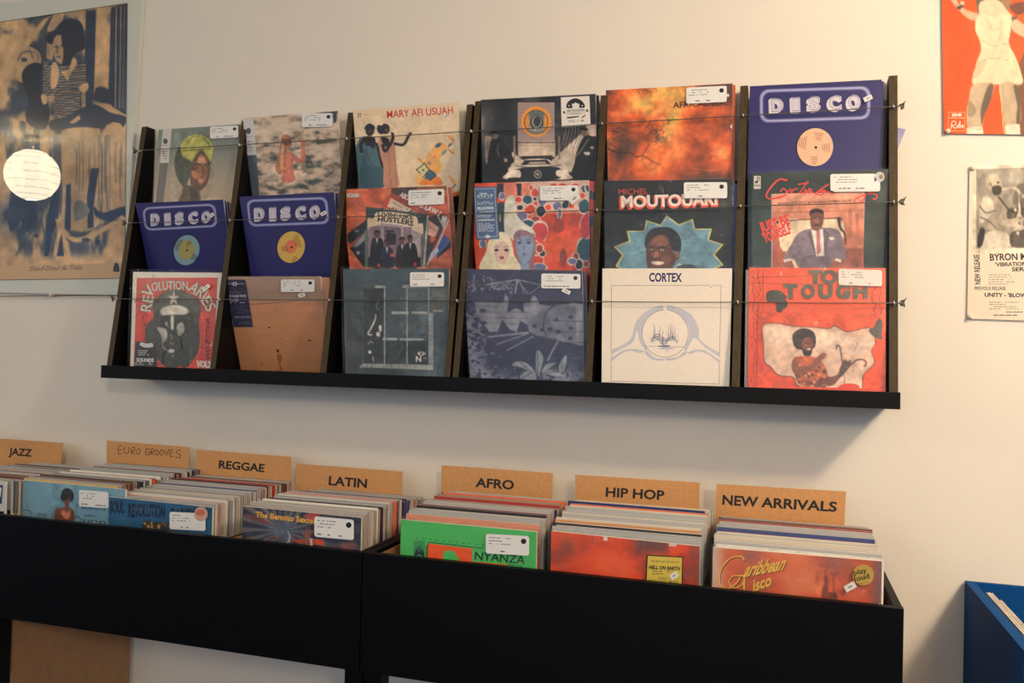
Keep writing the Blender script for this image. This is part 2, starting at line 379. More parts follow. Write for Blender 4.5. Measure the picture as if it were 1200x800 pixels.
    def build(s, name, label, cat, thick=.006, group=None, film=0, edge=(222, 214, 200), mat_=None, first='sleeve', back=(60, 56, 52), margin=.004):
        s.flush(); a, b, c, d = s.c; loc = (c+d)/2-s.n*thick/2
        root = thing(name, loc, label, cat, group); off = np.array(root['_o'])
        for p in s.parts:
            if not p['V']: continue
            V = p['V']; F = list(p['F']); C = list(p['C'])
            if p is s.parts[0]:
                n = len(V); q = [a, b, c, d]; V = V+[x.tolist() for x in q]+[(x-s.n*thick).tolist() for x in q]; n = n
                F += [(n+4, n+6, n+7, n+5), (n, n+4, n+5, n+1), (n+2, n+3, n+7, n+6), (n, n+2, n+6, n+4), (n+1, n+5, n+7, n+3)]
                C += [lin(edge).tolist()]*8
            me_name = first if p is s.parts[0] else p['name']
            mesh_obj(me_name, V, F, p['mat'] or mat_ or M_print, root, None, np.array(C))
        if film:
            u = (b-a)/np.linalg.norm(b-a); v = (c-a)/np.linalg.norm(c-a); g = margin
            fr = [a-u*g-v*g, b+u*g-v*g, d+u*g+v*.001, c-u*g+v*.001]
            P = [p+s.n*.0046 for p in fr]+[p-s.n*(thick+.0008) for p in fr]
            mesh_obj('plastic_sleeve', P, [(0, 3, 2, 1), (4, 5, 6, 7), (0, 1, 5, 4), (1, 2, 6, 5), (2, 3, 7, 6), (3, 0, 4, 7)], M_film2 if film == 2 else M_film, root)
        return root
def box_thing(name, x0, x1, y0, y1, z0, z1, M, **k):
    return MB().box(x0, x1, y0, y1, z0, z1).build(name, M, origin=((x0+x1)/2, (y0+y1)/2, z0))

# ---------------------------------------------------------------- the room
tag(box_thing('wall_back', -6.2, 3.2, 0, .12, 0, 2.95, M_wall), kind='structure')
tag(box_thing('floor', -6.2, 3.2, -7.5, .12, -.05, 0, M_floor), kind='structure')
tag(box_thing('ceiling', -6.2, 3.2, -7.5, .12, 2.95, 3.0, M_ceil), kind='structure')

# ---------------------------------------------------------------- sloping wall rack
PX = [-1.948, -1.577, -1.214, -.829, -.461, -.101, .247]     # upright positions
def edge_d(z): return .045+.12*(2.2-z)/.77                    # how far an upright's front edge stands off the wall
rack = thing('record_rack', (-.85, -.01, 1.39), 'long black wooden wall rack with six bays and three rows of records held by wires', 'rack')
for i, x in enumerate(PX):
    for dx in ([-.0, ] if i != 3 else [-.014, .010]):
        t = .0095 if i != 3 else .0085
        zt = 2.196 if dx <= 0 else 2.204
        xx = x+dx; f0, f1 = edge_d(zt), edge_d(1.43)
        m_ = MB(); m_.hexa([(xx-t, -f1, 1.42), (xx+t, -f1, 1.42), (xx+t, -.008, 1.42), (xx-t, -.008, 1.42), (xx-t, -f0, zt), (xx+t, -f0, zt), (xx+t, -.008, zt), (xx-t, -.008, zt)], [0, 0, 1, 0, 0, 0])
        m_.build('upright', [M_black, M_edge], rack)
MB().box(PX[0]-.012, PX[-1]+.012, -.182, -.166, 1.398, 1.436).build('front_rail', M_black, rack)
MB().box(PX[0]-.010, PX[-1]+.010, -.166, -.008, 1.400, 1.415).build('bottom_shelf', M_black, rack)
MB().box(PX[0]+.010, PX[-1]-.010, -.016, -.008, 1.415, 1.96).build('back_board', M_black, rack)
for z in (1.628, 1.856):
    MB().box(PX[0]+.010, PX[-1]-.010, -(.082 if z < 1.7 else .058), -.016, z-.012, z).build('ledge', M_black, rack)
rs = random.Random(5)
for z, sag in ((2.115, (.0, .001, .001, .002, .001, .001)), (1.880, (.001, .001, .001, .001, .004, .001)), (1.640, (0, .001, .001, .001, .001, .001))):
    d = edge_d(z)+.006; pts = [(PX[0]-.012, -d+.002, z)]
    for i in range(6):
        x0, x1 = PX[i], PX[i+1]
        for k in range(6): t = k/6; pts.append((x0+(x1-x0)*t, -d-.001, z-sag[i]*4*t*(1-t)))
    pts += [(PX[6], -d-.001, z), (PX[6]+.012, -d+.002, z)]
    MB().tube(pts, .0013, 6).build('wire', M_steel, rack, True)
    for i, x in enumerate(PX):
        m_ = MB(); m_.tube([(x, -edge_d(z)+.010, z), (x, -edge_d(z)-.002, z)], .002, 6); m_.ring((x, -edge_d(z)-.006, z), (1, 0, .15), .0042, .0016, 12, 6)
        m_.build('screw_eye', M_eye, rack, True)
    for x, sg in ((PX[0]-.012, -1), (PX[6]+.012, 1)):
        m_ = MB()
        for q in range(3):
            pp = [(x, -d+.002, z)]; a = rs.uniform(0, 6)
            for k in range(1, 9): pp.append((x+sg*(.0014*k+rs.uniform(-.001, .001)), -d+.002+.004*math.cos(a+k*1.1), z+.005*math.sin(a+k*1.1)*(1+.1*k)))
            m_.tube(pp, .0011, 5)
        pp = [(x+sg*.008, -d, z), (x+sg*.014, -d-.002, z+.012)]; m_.tube(pp, .0012, 5)
        m_.build('wire_twist', M_steel, rack, True)

# ---------------------------------------------------------------- records in the rack
def rackart(TL, TR, BL, BR, d):
    if len(d) == 2: d = (d[0], d[0], d[1], d[1])
    A, B, C = bp(*TL, d[0]), bp(*TR, d[1]), bp(*BL, d[2])
    n = np.cross(B-A, C-A); q = ray(*BR); D = CAM+q*(((A-CAM)@n)/(q@n))      # keeps the four corners in one plane
    def ext(P, Q): v = Q-P; return P+v*.313/np.linalg.norm(v)
    return Art(A, B, ext(A, C), ext(B, D))
def spare(a, du, dv, back, label, cols, group=None, thick=.004, rot=0, film=0):
    A, B, C, D = a.c; u = (B-A); v = (C-A); o = u*du+v*dv-a.n*back
    s = Art(A+o+v*rot, B+o, C+o+v*rot, D+o)
    s.fill(cols)
    return s
def person(a, cx, top, h, skin, hair, cloth, lean=0, arms=None):      # a small standing figure, crop pixels
    w_ = h*.16
    a.shape([(cx-w_*.75, top+h*.22), (cx-w_*.2, top+h*.17), (cx+w_*.2, top+h*.17), (cx+w_*.75, top+h*.22), (cx+w_*.85, top+h*.6), (cx+w_*.8, top+h), (cx-w_*.8, top+h), (cx-w_*.85, top+h*.6)], cloth)
    a.rect(cx-w_*.16, top+h*.13, cx+w_*.16, top+h*.2, skin)
    a.ell(cx, top+h*.08, w_*.34, h*.085, skin); a.shape([(cx-w_*.4, top+h*.08), (cx-w_*.3, top), (cx+w_*.3, top), (cx+w_*.4, top+h*.07), (cx, top+h*.045)], hair)
def face(a, cx, cy, rx, ry, skin, dark, tilt=0, lips=(120, 60, 50), lite=None):
    if lite: a.ell(cx+rx*.15, cy-ry*.35, rx*.45, ry*.28, lite); a.ell(cx+rx*.05, cy+ry*.12, rx*.16, ry*.28, lite)
    for sx in (-.42, .42):
        a.shape([(cx+sx*rx-rx*.22, cy-ry*.1), (cx+sx*rx, cy-ry*.17), (cx+sx*rx+rx*.22, cy-ry*.08), (cx+sx*rx, cy-ry*.02)], (225, 215, 200))
        a.ell(cx+sx*rx, cy-ry*.09, rx*.1, ry*.065, (25, 18, 18))
        a.curve([(cx+sx*rx-rx*.28, cy-ry*.22), (cx+sx*rx, cy-ry*.32), (cx+sx*rx+rx*.28, cy-ry*.22)], ry*.07, dark, 3)
    a.curve([(cx, cy-ry*.05), (cx+rx*.12, cy+ry*.22), (cx-rx*.05, cy+ry*.27)], rx*.07, dark, 3)
    a.shape([(cx-rx*.3, cy+ry*.5), (cx, cy+ry*.42), (cx+rx*.3, cy+ry*.5), (cx, cy+ry*.62)], lips)

# -- row 1, bay 1: woman in yellow turban
a = rackart((186, 152), (282, 145.5), (180, 236), (273, 232), (.04, .055)); a.win(170, 130, 7.27)
a.field(lambda u, v, x, y: mixc((122, 134, 128), (176, 156, 134), sm(v+.15*fbm(u*3, v*3, 1), .15, .75)), 30)
a.soft(16)
a.shape([(250, 470), (262, 370), (300, 300), (330, 240), (400, 205), (470, 203), (530, 230), (572, 290), (582, 360), (570, 430), (540, 470), (500, 400), (470, 350), (410, 440), (385, 470), (380, 560), (350, 640), (310, 640), (270, 570)], (64, 74, 62))
a.shape([(300, 320), (330, 245), (400, 207), (470, 203), (530, 232), (572, 292), (580, 360), (568, 430), (545, 440), (510, 370), (478, 342), (440, 380), (395, 445), (340, 440), (320, 400)], (186, 182, 92))
a.shape([(330, 330), (420, 215), (440, 214), (360, 330)], (206, 202, 118)); a.shape([(420, 330), (520, 240), (545, 262), (450, 335)], (208, 204, 120))
a.curve([(330, 345), (400, 335), (480, 330), (560, 320)], 6, (120, 118, 60)); a.curve([(350, 300), (400, 230), (470, 215)], 6, (110, 112, 58)); a.curve([(500, 240), (545, 290), (550, 330)], 9, (92, 92, 60))
a.shape([(320, 400), (400, 450), (390, 560), (340, 600), (280, 560), (262, 460), (290, 380)], (70, 82, 70))
a.shape([(478, 345), (530, 400), (552, 460), (548, 560), (520, 640), (480, 682), (450, 690), (400, 660), (385, 600), (385, 500), (420, 410)], (92, 58, 42))
a.shape([(478, 372), (520, 410), (535, 470), (530, 560), (500, 620), (470, 640), (450, 600), (440, 500), (445, 420)], (150, 96, 66))
a.shape([(470, 390), (505, 410), (515, 450), (470, 450), (450, 430)], (196, 142, 108)); a.shape([(400, 520), (440, 530), (450, 580), (420, 590), (398, 560)], (190, 118, 78))
a.curve([(488, 470), (494, 520), (498, 560), (480, 572)], 8, (92, 52, 38)); a.shape([(452, 596), (475, 588), (500, 600), (478, 620), (455, 612)], (196, 128, 112))
a.shape([(425, 492), (445, 484), (465, 496), (445, 504)], (150, 116, 96)); a.ell(446, 494, 7, 7, (24, 18, 18)); a.shape([(510, 488), (530, 482), (545, 492), (528, 500)], (150, 116, 96)); a.ell(530, 490, 6, 6, (24, 18, 18))
a.curve([(412, 470), (440, 458), (472, 474)], 9, (40, 24, 20)); a.curve([(505, 470), (530, 462), (550, 472)], 8, (40, 24, 20))
a.shape([(330, 640), (400, 650), (455, 690), (462, 770), (290, 790), (318, 700)], (84, 72, 60)); a.shape([(380, 660), (440, 690), (450, 780), (400, 790)], (58, 46, 40))
a.flush()
a.poly([(152, 158), (228, 152), (200, 452), (126, 452)], (206, 200, 192)); a.poly([(126, 452), (196, 452), (150, 830), (84, 830)], (98, 100, 100))
a.ell(173, 262, 20, 25, (70, 72, 80)); a.text('RECORDS', 148, 305, 194, 303, 9, (80, 80, 90)); a.scrib(148, 345, 190, 430, 4, (60, 58, 60), .5)
a.label(562, 134, 802, 240, -.045)
a.build('vinyl_record', 'record cover of a woman in a yellow turban with a white side strip', 'record', film=1)
# -- row 1, bay 2: bather by a waterfall (seen from behind)
a = rackart((284, 138.5), (396, 130), (296, 231), (401, 224), (.055, .055, .02, .03)); a.win(270, 110, 6.153)
a.field(lambda u, v, x, y: ramp(np.clip(fbm(u*9, v*22, 3, 5)*1.35-.13+.18*(.35-v), 0, 1), [(0, (46, 56, 58)), (.28, (92, 98, 92)), (.42, (166, 146, 124)), (.6, (212, 186, 162)), (1, (232, 212, 190))]), 96)
a.soft(8)
a.shape([(365, 330), (380, 308), (410, 303), (440, 330), (444, 370), (430, 395), (412, 400), (408, 440), (385, 560), (372, 585), (352, 590), (345, 520), (358, 430)], (176, 112, 78))
a.shape([(410, 430), (450, 440), (500, 480), (512, 470), (508, 360), (512, 345), (532, 348), (544, 480), (528, 505), (490, 508), (458, 500), (452, 540), (466, 640), (378, 645), (376, 590), (392, 520), (388, 470)], (206, 124, 98))
a.shape([(350, 440), (372, 430), (388, 520), (362, 590), (330, 570), (326, 530)], (196, 132, 100)); a.shape([(372, 380), (386, 375), (380, 540), (366, 560), (360, 470)], (226, 172, 128))
a.curve([(438, 560), (452, 470), (456, 450)], 5, (150, 84, 66)); a.ell(405, 345, 36, 36, (110, 70, 52)); a.ell(400, 322, 30, 16, (190, 112, 70))
a.flush()
a.poly([(92, 178), (165, 175), (190, 452), (122, 456)], (208, 204, 200)); a.poly([(122, 456), (190, 452), (215, 800), (150, 800)], (86, 96, 102))
a.ell(131, 274, 18, 24, (70, 76, 96)); a.text('RECORDS', 120, 322, 162, 320, 8, (80, 84, 110)); a.scrib(126, 350, 168, 435, 4, (90, 92, 110), .4)
a.poly([(610, 140), (660, 128), (765, 118), (768, 200), (745, 222), (745, 140), (660, 146), (615, 150)], (58, 76, 88))
a.label(522, 142, 742, 246, -.02)
a.build('vinyl_record', 'record cover of a long-haired figure from behind in pale foaming water', 'record', film=1)
# -- row 1, bay 3
a = rackart((413.5, 129.5), (537, 119.5), (421, 221), (541, 217), (.055, .05, .025, .045)); a.win(390, 100, 6.153)
a.fill((238, 212, 176))
a.rect(180, 200, 202, 216, (60, 50, 46)); a.rect(180, 220, 202, 238, (60, 50, 46)); a.ell(191, 208, 6, 6, (238, 212, 176)); a.ell(191, 229, 6, 6, (238, 212, 176)); a.rect(218, 208, 256, 216, (240, 160, 90))
a.soft(5)
B = (40, 28, 26); a.mot = .12
a.shape([(200, 380), (250, 372), (300, 390), (330, 470), (345, 560), (366, 600), (368, 740), (180, 750), (165, 480), (180, 420)], (84, 116, 124))
a.shape([(240, 460), (250, 560), (300, 600), (350, 602), (362, 740), (200, 745), (210, 560)], (66, 98, 108))
a.shape([(236, 372), (300, 380), (308, 430), (296, 460), (262, 440), (240, 440), (232, 410)], B); a.curve([(240, 380), (205, 430), (210, 490)], 26, B); a.curve([(318, 420), (345, 540), (366, 600)], 18, B)
a.curve([(240, 450), (260, 540), (300, 590), (350, 600)], 4, (50, 60, 62)); a.ell(268, 330, 32, 40, (46, 32, 30)); a.shape([(228, 322), (240, 290), (268, 278), (300, 296), (304, 320), (268, 318)], (28, 22, 24)); a.ell(268, 336, 14, 12, (78, 56, 50))
a.shape([(335, 385), (372, 375), (430, 392), (452, 470), (462, 600), (474, 735), (372, 738), (366, 590), (342, 500)], (206, 148, 118))
a.curve([(400, 480), (410, 600), (420, 730)], 5, (176, 118, 92)); a.curve([(440, 480), (452, 600), (462, 730)], 5, (176, 118, 92))
a.shape([(350, 380), (392, 384), (410, 420), (386, 450), (360, 420)], B)
a.curve([(358, 430), (380, 480), (430, 400), (432, 348)], 22, B); a.curve([(440, 425), (510, 432), (545, 372), (566, 345)], 20, B); a.curve([(430, 350), (424, 340)], 8, B)
a.ell(382, 318, 30, 38, (58, 38, 34)); a.shape([(318, 320), (325, 290), (350, 292), (372, 280), (400, 296), (372, 320), (366, 352), (335, 352)], (28, 22, 24)); a.ell(388, 326, 12, 12, (116, 80, 68))
O = (246, 168, 76)
a.shape([(665, 560), (690, 500), (750, 430), (790, 415), (826, 450), (810, 500), (770, 540), (790, 600), (770, 640), (720, 640), (680, 600)], (248, 182, 100)); a.star(735, 520, 16, 16, .5, 4, (240, 130, 60))
a.ell(760, 438, 26, 14, (70, 104, 128), -.6); a.ell(846, 435, 18, 8, (60, 80, 80), -.7); a.ell(803, 488, 28, 11, (130, 150, 150), -.8); a.shape([(832, 365), (862, 380), (872, 420), (845, 395)], O); a.shape([(840, 465), (880, 500), (850, 495)], O); a.curve([(862, 380), (872, 420), (840, 440), (836, 470), (878, 500)], 4, (160, 110, 60))
a.shape([(605, 525), (640, 540), (655, 575), (620, 550)], O); a.star(655, 618, 58, 58, .62, 4, (40, 62, 50), .1); a.star(655, 618, 46, 46, .62, 4, (236, 214, 160), .1); a.ell(652, 616, 8, 8, (60, 90, 90))
a.shape([(660, 680), (700, 620), (745, 660), (700, 695)], (74, 110, 130)); a.curve([(664, 650), (700, 618), (745, 656), (700, 690), (696, 720)], 6, (38, 52, 46)); a.ell(696, 568, 13, 13, (96, 130, 130)); a.ell(696, 568, 7, 7, O)
a.shape([(620, 720), (650, 680), (700, 690), (705, 720)], (246, 140, 50)); a.shape([(700, 720), (720, 680), (765, 665), (795, 720)], (246, 140, 50)); a.shape([(585, 690), (620, 640), (650, 660), (620, 715)], (248, 196, 120)); a.ell(760, 600, 30, 38, (250, 186, 96))
a.shape([(835, 655), (880, 690), (884, 722), (858, 700)], O); a.curve([(886, 718), (858, 750)], 9, (40, 32, 30), 3); a.shape([(850, 790), (900, 770), (925, 765), (925, 850), (850, 850)], (246, 148, 60)); a.ell(822, 222, 22, 8, (190, 180, 186), -.5)
a.flush()
a.text('MARY AFI USUAH', 392, 238, 868, 206, 54, (214, 50, 34), .012)
a.build('vinyl_record', 'cream record cover with two women in long robes and red serif lettering', 'record', film=1)
# -- row 1, bay 4
a = rackart((563.5, 117), (698, 110), (565.5, 213), (699.5, 212), (.045, .055)); a.win(550, 90, 6.153)
a.field(lambda u, v, x, y: ramp(np.clip(fbm(u*5, v*3, 8)*1.1-.12+.3*np.exp(-((u-.1)**2+(v-.3)**2)*18), 0, 1), [(0, (24, 26, 30)), (.5, (50, 54, 58)), (.8, (96, 92, 92)), (1, (160, 150, 146))]), 50)
a.soft(7)
W_ = (222, 204, 184)
a.poly([(820, 400), (880, 430), (740, 690), (520, 690), (600, 600)], (206, 188, 168)); a.poly([(310, 545), (380, 600), (560, 620), (560, 700), (280, 700)], (206, 188, 168)); a.poly([(850, 350), (930, 345), (930, 430), (880, 440), (830, 380)], (206, 182, 168))
for k in range(7): a.curve([(700+k*22, 360), (690+k*24, 420), (660+k*22, 520)], 6, (150-8*k, 122, 118), 2)
a.rect(352, 460, 620, 580, (206, 186, 164)); a.rect(352, 470, 620, 482, (120, 108, 100)); a.rect(362, 496, 610, 500, (150, 136, 124)); a.rect(318, 430, 332, 600, (150, 132, 120)); a.rect(640, 430, 654, 600, (150, 132, 120))
a.shape([(110, 450), (150, 430), (190, 480), (180, 560), (150, 620), (120, 620)], (170, 154, 142))
for k in range(6): a.curve([(108+k*12, 470), (112+k*10, 540), (108+k*12, 600)], 5, (90, 82, 80), 2)
a.shape([(170, 440), (220, 440), (250, 480), (290, 540), (325, 610), (300, 640), (280, 740), (130, 740), (135, 580), (150, 500)], (30, 30, 34)); a.ell(186, 425, 22, 28, (130, 112, 100)); a.shape([(150, 415), (160, 395), (205, 388), (212, 412), (180, 415)], (30, 28, 32)); a.ell(262, 604, 14, 14, (170, 148, 130)); a.curve([(215, 480), (200, 520), (215, 575)], 4, (150, 134, 124))
a.shape([(790, 500), (830, 430), (880, 430), (925, 470), (925, 760), (740, 740), (760, 620), (770, 560)], (26, 28, 32)); a.ell(825, 405, 22, 28, (138, 112, 98)); a.shape([(790, 390), (805, 370), (845, 370), (855, 392), (820, 388)], (24, 22, 26)); a.curve([(770, 580), (800, 540), (860, 450)], 6, (150, 140, 134)); a.blob(850, 556, 22, 14, (206, 186, 168)); a.blob(886, 515, 12, 9, (190, 170, 154))
a.poly([(375, 576), (600, 568), (600, 578), (375, 586)], (34, 32, 34))
a.shape([(280, 690), (290, 655), (370, 640), (400, 600), (560, 596), (610, 632), (700, 645), (715, 700), (715, 740), (270, 742)], W_); a.poly([(398, 604), (560, 600), (592, 632), (372, 640)], (44, 44, 48)); a.poly([(440, 618), (545, 615), (555, 630), (420, 632)], (180, 164, 150))
a.shape([(345, 665), (640, 655), (640, 740), (350, 745)], (40, 44, 48)); a.curve([(340, 648), (490, 655), (660, 640)], 6, (60, 56, 56)); a.shape([(275, 690), (350, 672), (372, 700), (360, 730), (275, 735)], (238, 222, 204)); a.shape([(630, 680), (700, 670), (715, 700), (710, 722), (635, 720)], (238, 222, 204)); a.shape([(275, 735), (360, 730), (350, 770), (290, 770)], (30, 30, 32)); a.ring(494, 705, 28, 30, 7, (180, 168, 156)); a.ell(494, 705, 12, 12, (170, 158, 148))
a.flush()
a.rect(350, 185, 614, 466, (168, 146, 140)); a.star(482, 325, 116, 118, .88, 26, (240, 160, 60)); a.ell(482, 328, 98, 100, (236, 158, 62)); a.ell(482, 328, 88, 92, (44, 56, 60)); a.ell(482, 328, 82, 86, (226, 152, 64))
a.shape([(430, 260), (482, 245), (540, 262), (536, 330), (540, 400), (482, 418), (428, 400), (434, 330)], (132, 138, 132)); a.ell(486, 330, 48, 56, (54, 62, 66)); a.ell(486, 326, 38, 46, (150, 146, 138)); a.shape([(470, 300), (495, 285), (515, 310), (505, 350), (480, 360), (464, 330)], (66, 68, 72))
a.text('PETE ROCK', 436, 288, 540, 286, 26, (40, 50, 56), .01, 0, .5); a.text('CL SMOOTH', 432, 384, 540, 384, 26, (214, 208, 196), .01, 0, -.5)
a.poly([(660, 148), (866, 138), (874, 350), (666, 366)], (232, 224, 214)); a.shape([(702, 226), (712, 180), (765, 155), (815, 178), (832, 222), (766, 224)], (34, 34, 38)); a.ell(768, 212, 26, 22, (230, 222, 214))
for q in (-48, -24, 0, 24, 48): a.star(766+q, 190+abs(q)*.4, 7, 7, .45, 5, (232, 224, 214), -1.57)
a.poly([(700, 236), (838, 228), (838, 270), (702, 280)], (214, 206, 196)); a.star(684, 258, 12, 14, .5, 5, (40, 40, 44)); a.star(850, 246, 12, 14, .5, 5, (40, 40, 44)); a.text('GET ON DOWN', 706, 256, 830, 248, 15, (44, 44, 50), .01); a.text('12 INCH', 730, 274, 800, 270, 11, (44, 44, 50)); a.poly([(702, 292), (790, 284), (790, 292), (706, 304)], (30, 30, 34)); a.curve([(810, 298), (838, 278)], 8, (30, 30, 34), 3); a.text('VOL 1 98', 712, 332, 826, 326, 16, (54, 54, 60), .005)
a.build('vinyl_record', 'dark record cover with a car, two men and an orange sun emblem', 'record', film=1)
b = spare(a, .022, .004, .0075, '', (40, 42, 46)); b.build('vinyl_record', 'spare sleeve showing its edge behind the black car cover', 'record', .004, edge=(80, 84, 88))
# -- row 1, bay 5
a = rackart((710, 105.8), (858.5, 97.8), (712.5, 210), (857.5, 210), (.045, .055)); a.win(700, 80, 5.717)
fire = [(0, (96, 62, 48)), (.25, (170, 82, 46)), (.45, (222, 104, 52)), (.6, (238, 140, 76)), (.78, (240, 178, 96)), (1, (226, 196, 96))]
def f5(u, v, x, y):
    t = fbm(u*3.2+v, v*3.6, 12, 5)*1.5-.42
    t = t+.34*np.exp(-((x-330)**2+(y-260)**2)/24000)+.38*np.exp(-((x-830)**2+(y-600)**2)/16000)+.25*np.exp(-((x-240)**2+(y-610)**2)/9000)+.2*np.exp(-((x-130)**2+(y-220)**2)/9000)-.12*sm(x, 560, 800)*(1-sm(y, 420, 560))
    c = ramp(np.clip(t, 0, 1), fire)
    return mixc(c, (92, 78, 66), .85*sm(fbm(x/60, y/60, 20), .35, .6)*np.clip(np.exp(-((x-110)**2/9000+(y-470)**2/9000))+np.exp(-((x-110)**2/5000+(y-740)**2/5000))+.8*np.exp(-((x-410)**2/4000+(y-470)**2/7000)), 0, 1))
a.field(f5, 90)
a.soft(5)
T_ = (66, 44, 34)
a.curve([(70, 540), (130, 570), (210, 572), (260, 600), (310, 596), (370, 630), (425, 655)], 7, T_, w1=4); a.curve([(300, 596), (330, 545), (360, 500)], 7, T_, w1=3)
for k in range(26):
    x, y = a.rng.gauss(395, 40), a.rng.gauss(460, 40); a.curve([(x, y), (x+a.rng.uniform(-30, 30), y-18), (x+a.rng.uniform(-40, 40), y-36)], 3.5, T_, 2, 1)
for k in range(34):
    x, y = a.rng.uniform(70, 230), a.rng.uniform(370, 560); a.curve([(x, y), (x+a.rng.uniform(-20, 50), y+a.rng.uniform(-20, 24))], 5, T_, 2, 1)
for k in range(14):
    x, y = a.rng.gauss(310, 40), a.rng.gauss(150, 16); a.curve([(x, y-10), (x+14, y+10)], 5, (110, 70, 44), 2, 1)
a.curve([(560, 640), (660, 580), (740, 520)], 4, (190, 84, 50)); a.curve([(640, 680), (800, 690), (890, 640)], 5, (214, 120, 50))
a.text('AFRICADELIC', 506, 270, 880, 250, 38, (52, 34, 30), .02)
a.label(597, 128, 868, 240, -.045); a.ell(875, 184, 9, 11, (228, 220, 214)); a.sticker(898, 384, 922, 418, .785)
a.build('vinyl_record', 'orange fiery record cover with dark tree branches', 'record', film=1)
b = spare(a, .020, .006, .0075, '', (196, 96, 56)); b.build('vinyl_record', 'spare orange sleeve edge behind the fiery cover', 'record', .004, edge=(214, 110, 64))

# -- the three purple-blue DISCO sleeves
PUR, FR = (44, 40, 104), (176, 176, 204)
def disco(quad, depth, win, F, letters, hole, labelcols, sticker, text, sh, group_label, wht=True, noise_=0):
    a = rackart(*quad, depth); a.win(*win)
    a.field(lambda u, v, x, y: np.array(PUR)*(1+.10*(fbm(u*6, v*6, 31)[:, None]-.5)), 12)
    x0, y0, x1, y1, r, slope = F
    for k, cc in enumerate(((92, 90, 150), (132, 130, 180), (168, 168, 200), FR, (148, 148, 188), (100, 98, 156))):
        a.rframe(x0+k*(x1-x0)*.006, y0+k*(y1-y0)*.018, x1-k*(x1-x0)*.006, y1-k*(y1-y0)*.018, r-k*2, (y1-y0)*.03, cc, slope, sh)
    for ch, (lx, ly, lw, lh) in zip('DISCO', letters):
        for k in range(3): a.text(ch, lx-lw*.16+k*2, ly+lh*.12-k*2, lx+lw-lw*.16+k*2, ly+lh*.12-k*2+slope*lw, lh, ((120, 118, 168), PUR, PUR)[k], .05, 0)
        for k in range(9): a.text(ch, lx-k*lw*.022+lw*.05, ly+k*lh*.016, lx+lw-k*lw*.022+lw*.05, ly+k*lh*.016+slope*lw, lh, (214, 208, 212), .06)
        a.text(ch, lx+lw*.08, ly-lh*.04, lx+lw*.98, ly-lh*.04+slope*lw, lh*.96, (128, 122, 160), .045); a.text(ch, lx+lw*.12, ly-lh*.06, lx+lw*.94, ly-lh*.06+slope*lw, lh*.90, (206, 198, 208), .02)
    cx, cy, rx, ry = hole
    a.ell(cx, cy, rx, ry, (14, 12, 16), .25, 40)
    a.part('centre_label')
    ox = rx*.03
    a.ell(cx+ox, cy+ry*.01, rx*.97, ry*.98, labelcols[0], .25, 40)
    if len(labelcols) > 2: a.ell(cx+rx*.02, cy, rx*labelcols[3], ry*labelcols[3], labelcols[2], .25, 30)
    for (tx, ty, tw, rot) in text:
        for q in range(4):
            L = tw*(1-.12*q); c_, s_ = math.cos(rot), math.sin(rot); px, py = tx-s_*q*rx*.11, ty+c_*q*rx*.11
            a.line([(px-L/2*c_, py-L/2*s_), (px+L/2*c_, py+L/2*s_)], rx*.045, labelcols[1])
    a.ell(cx+rx*.07, cy+ry*.03, rx*.075, ry*.075, (20, 16, 16), n=12)
    a.sticker(*sticker)
    return a
a = disco(((878.8, 101), (1033.4, 93.2), (876.6, 200), (1030.6, 198)), (.045, .055), (860, 80, 5.714), (170, 128, 917, 358, 60, -.032),
          [(246, 292, 84, 84), (384, 288, 58, 86), (496, 282, 82, 86), (632, 278, 86, 88), (760, 274, 86, 88)], (540, 530, 124, 130),
          ((226, 184, 150), (190, 116, 96)), (866, 192, 926, 224, -.45), [(480, 505, 90, 1.7), (570, 440, 60, .1), (635, 535, 60, 1.6), (540, 600, 50, .1)], 0, '')
a.build('vinyl_record', 'purple DISCO sleeve with a peach centre label, in the top row', 'record', edge=(60, 56, 110), back=PUR)
b = spare(a, .018, .006, .0075, '', PUR)
b.build('vinyl_record', 'spare purple sleeve edge behind the top-row disco sleeve', 'record', .004, edge=(206, 200, 206))
b = spare(a, .050, .15, .013, '', (20, 20, 28)); b.build('vinyl_record', 'black sleeve mostly hidden behind the top-row disco sleeve', 'record', .004, edge=(30, 30, 36))
# small purple corner sticking out past the rack's right end, between upright and wall
P0, P1, P2 = bp(1061.3, 151.5, .003), bp(1039, 146.5, .003), bp(1046, 191, .003)
s_ = Art(P1+(P1-P0)*1.2, P0, P2+(P1-P0)*2.2, P2); s_.field(lambda u, v, x, y: mixc((150, 148, 190), (188, 182, 206), sm(v, 0, .6)), 8)
s_.build('paper_sleeve', 'pale purple sleeve corner poking out behind the rack at its right end', 'record', .0012, edge=(60, 54, 96))

a = disco(((158.5, 238), (261.5, 233.8), (174, 316), (270.5, 316)), (.088, .088, .045, .05), (140, 220, 7.27), (192, 150, 818, 368, 60, -.055),
          [(278, 322, 66, 92), (392, 318, 48, 92), (484, 312, 66, 92), (600, 306, 70, 92), (712, 298, 66, 88)], (574, 546, 112, 132),
          ((134, 164, 170), (70, 60, 50), (172, 158, 96), .62), (776, 226, 820, 258, -.7), [(518, 510, 110, 2.0), (610, 480, 40, .9), (625, 600, 60, -1.1)], .12, '')
a.build('vinyl_record', 'purple DISCO sleeve with a pale blue centre label, in the leftmost bay', 'record', edge=(176, 174, 190), back=PUR)
for k in (1, 2):
    b = spare(a, .012*k, .012*k, .006*k+.002, '', PUR); b.build('vinyl_record', ('spare sleeve directly' if k == 1 else 'rearmost spare sleeve')+' behind the pale-blue-label DISCO sleeve', 'record', .004, edge=(200, 196, 206))
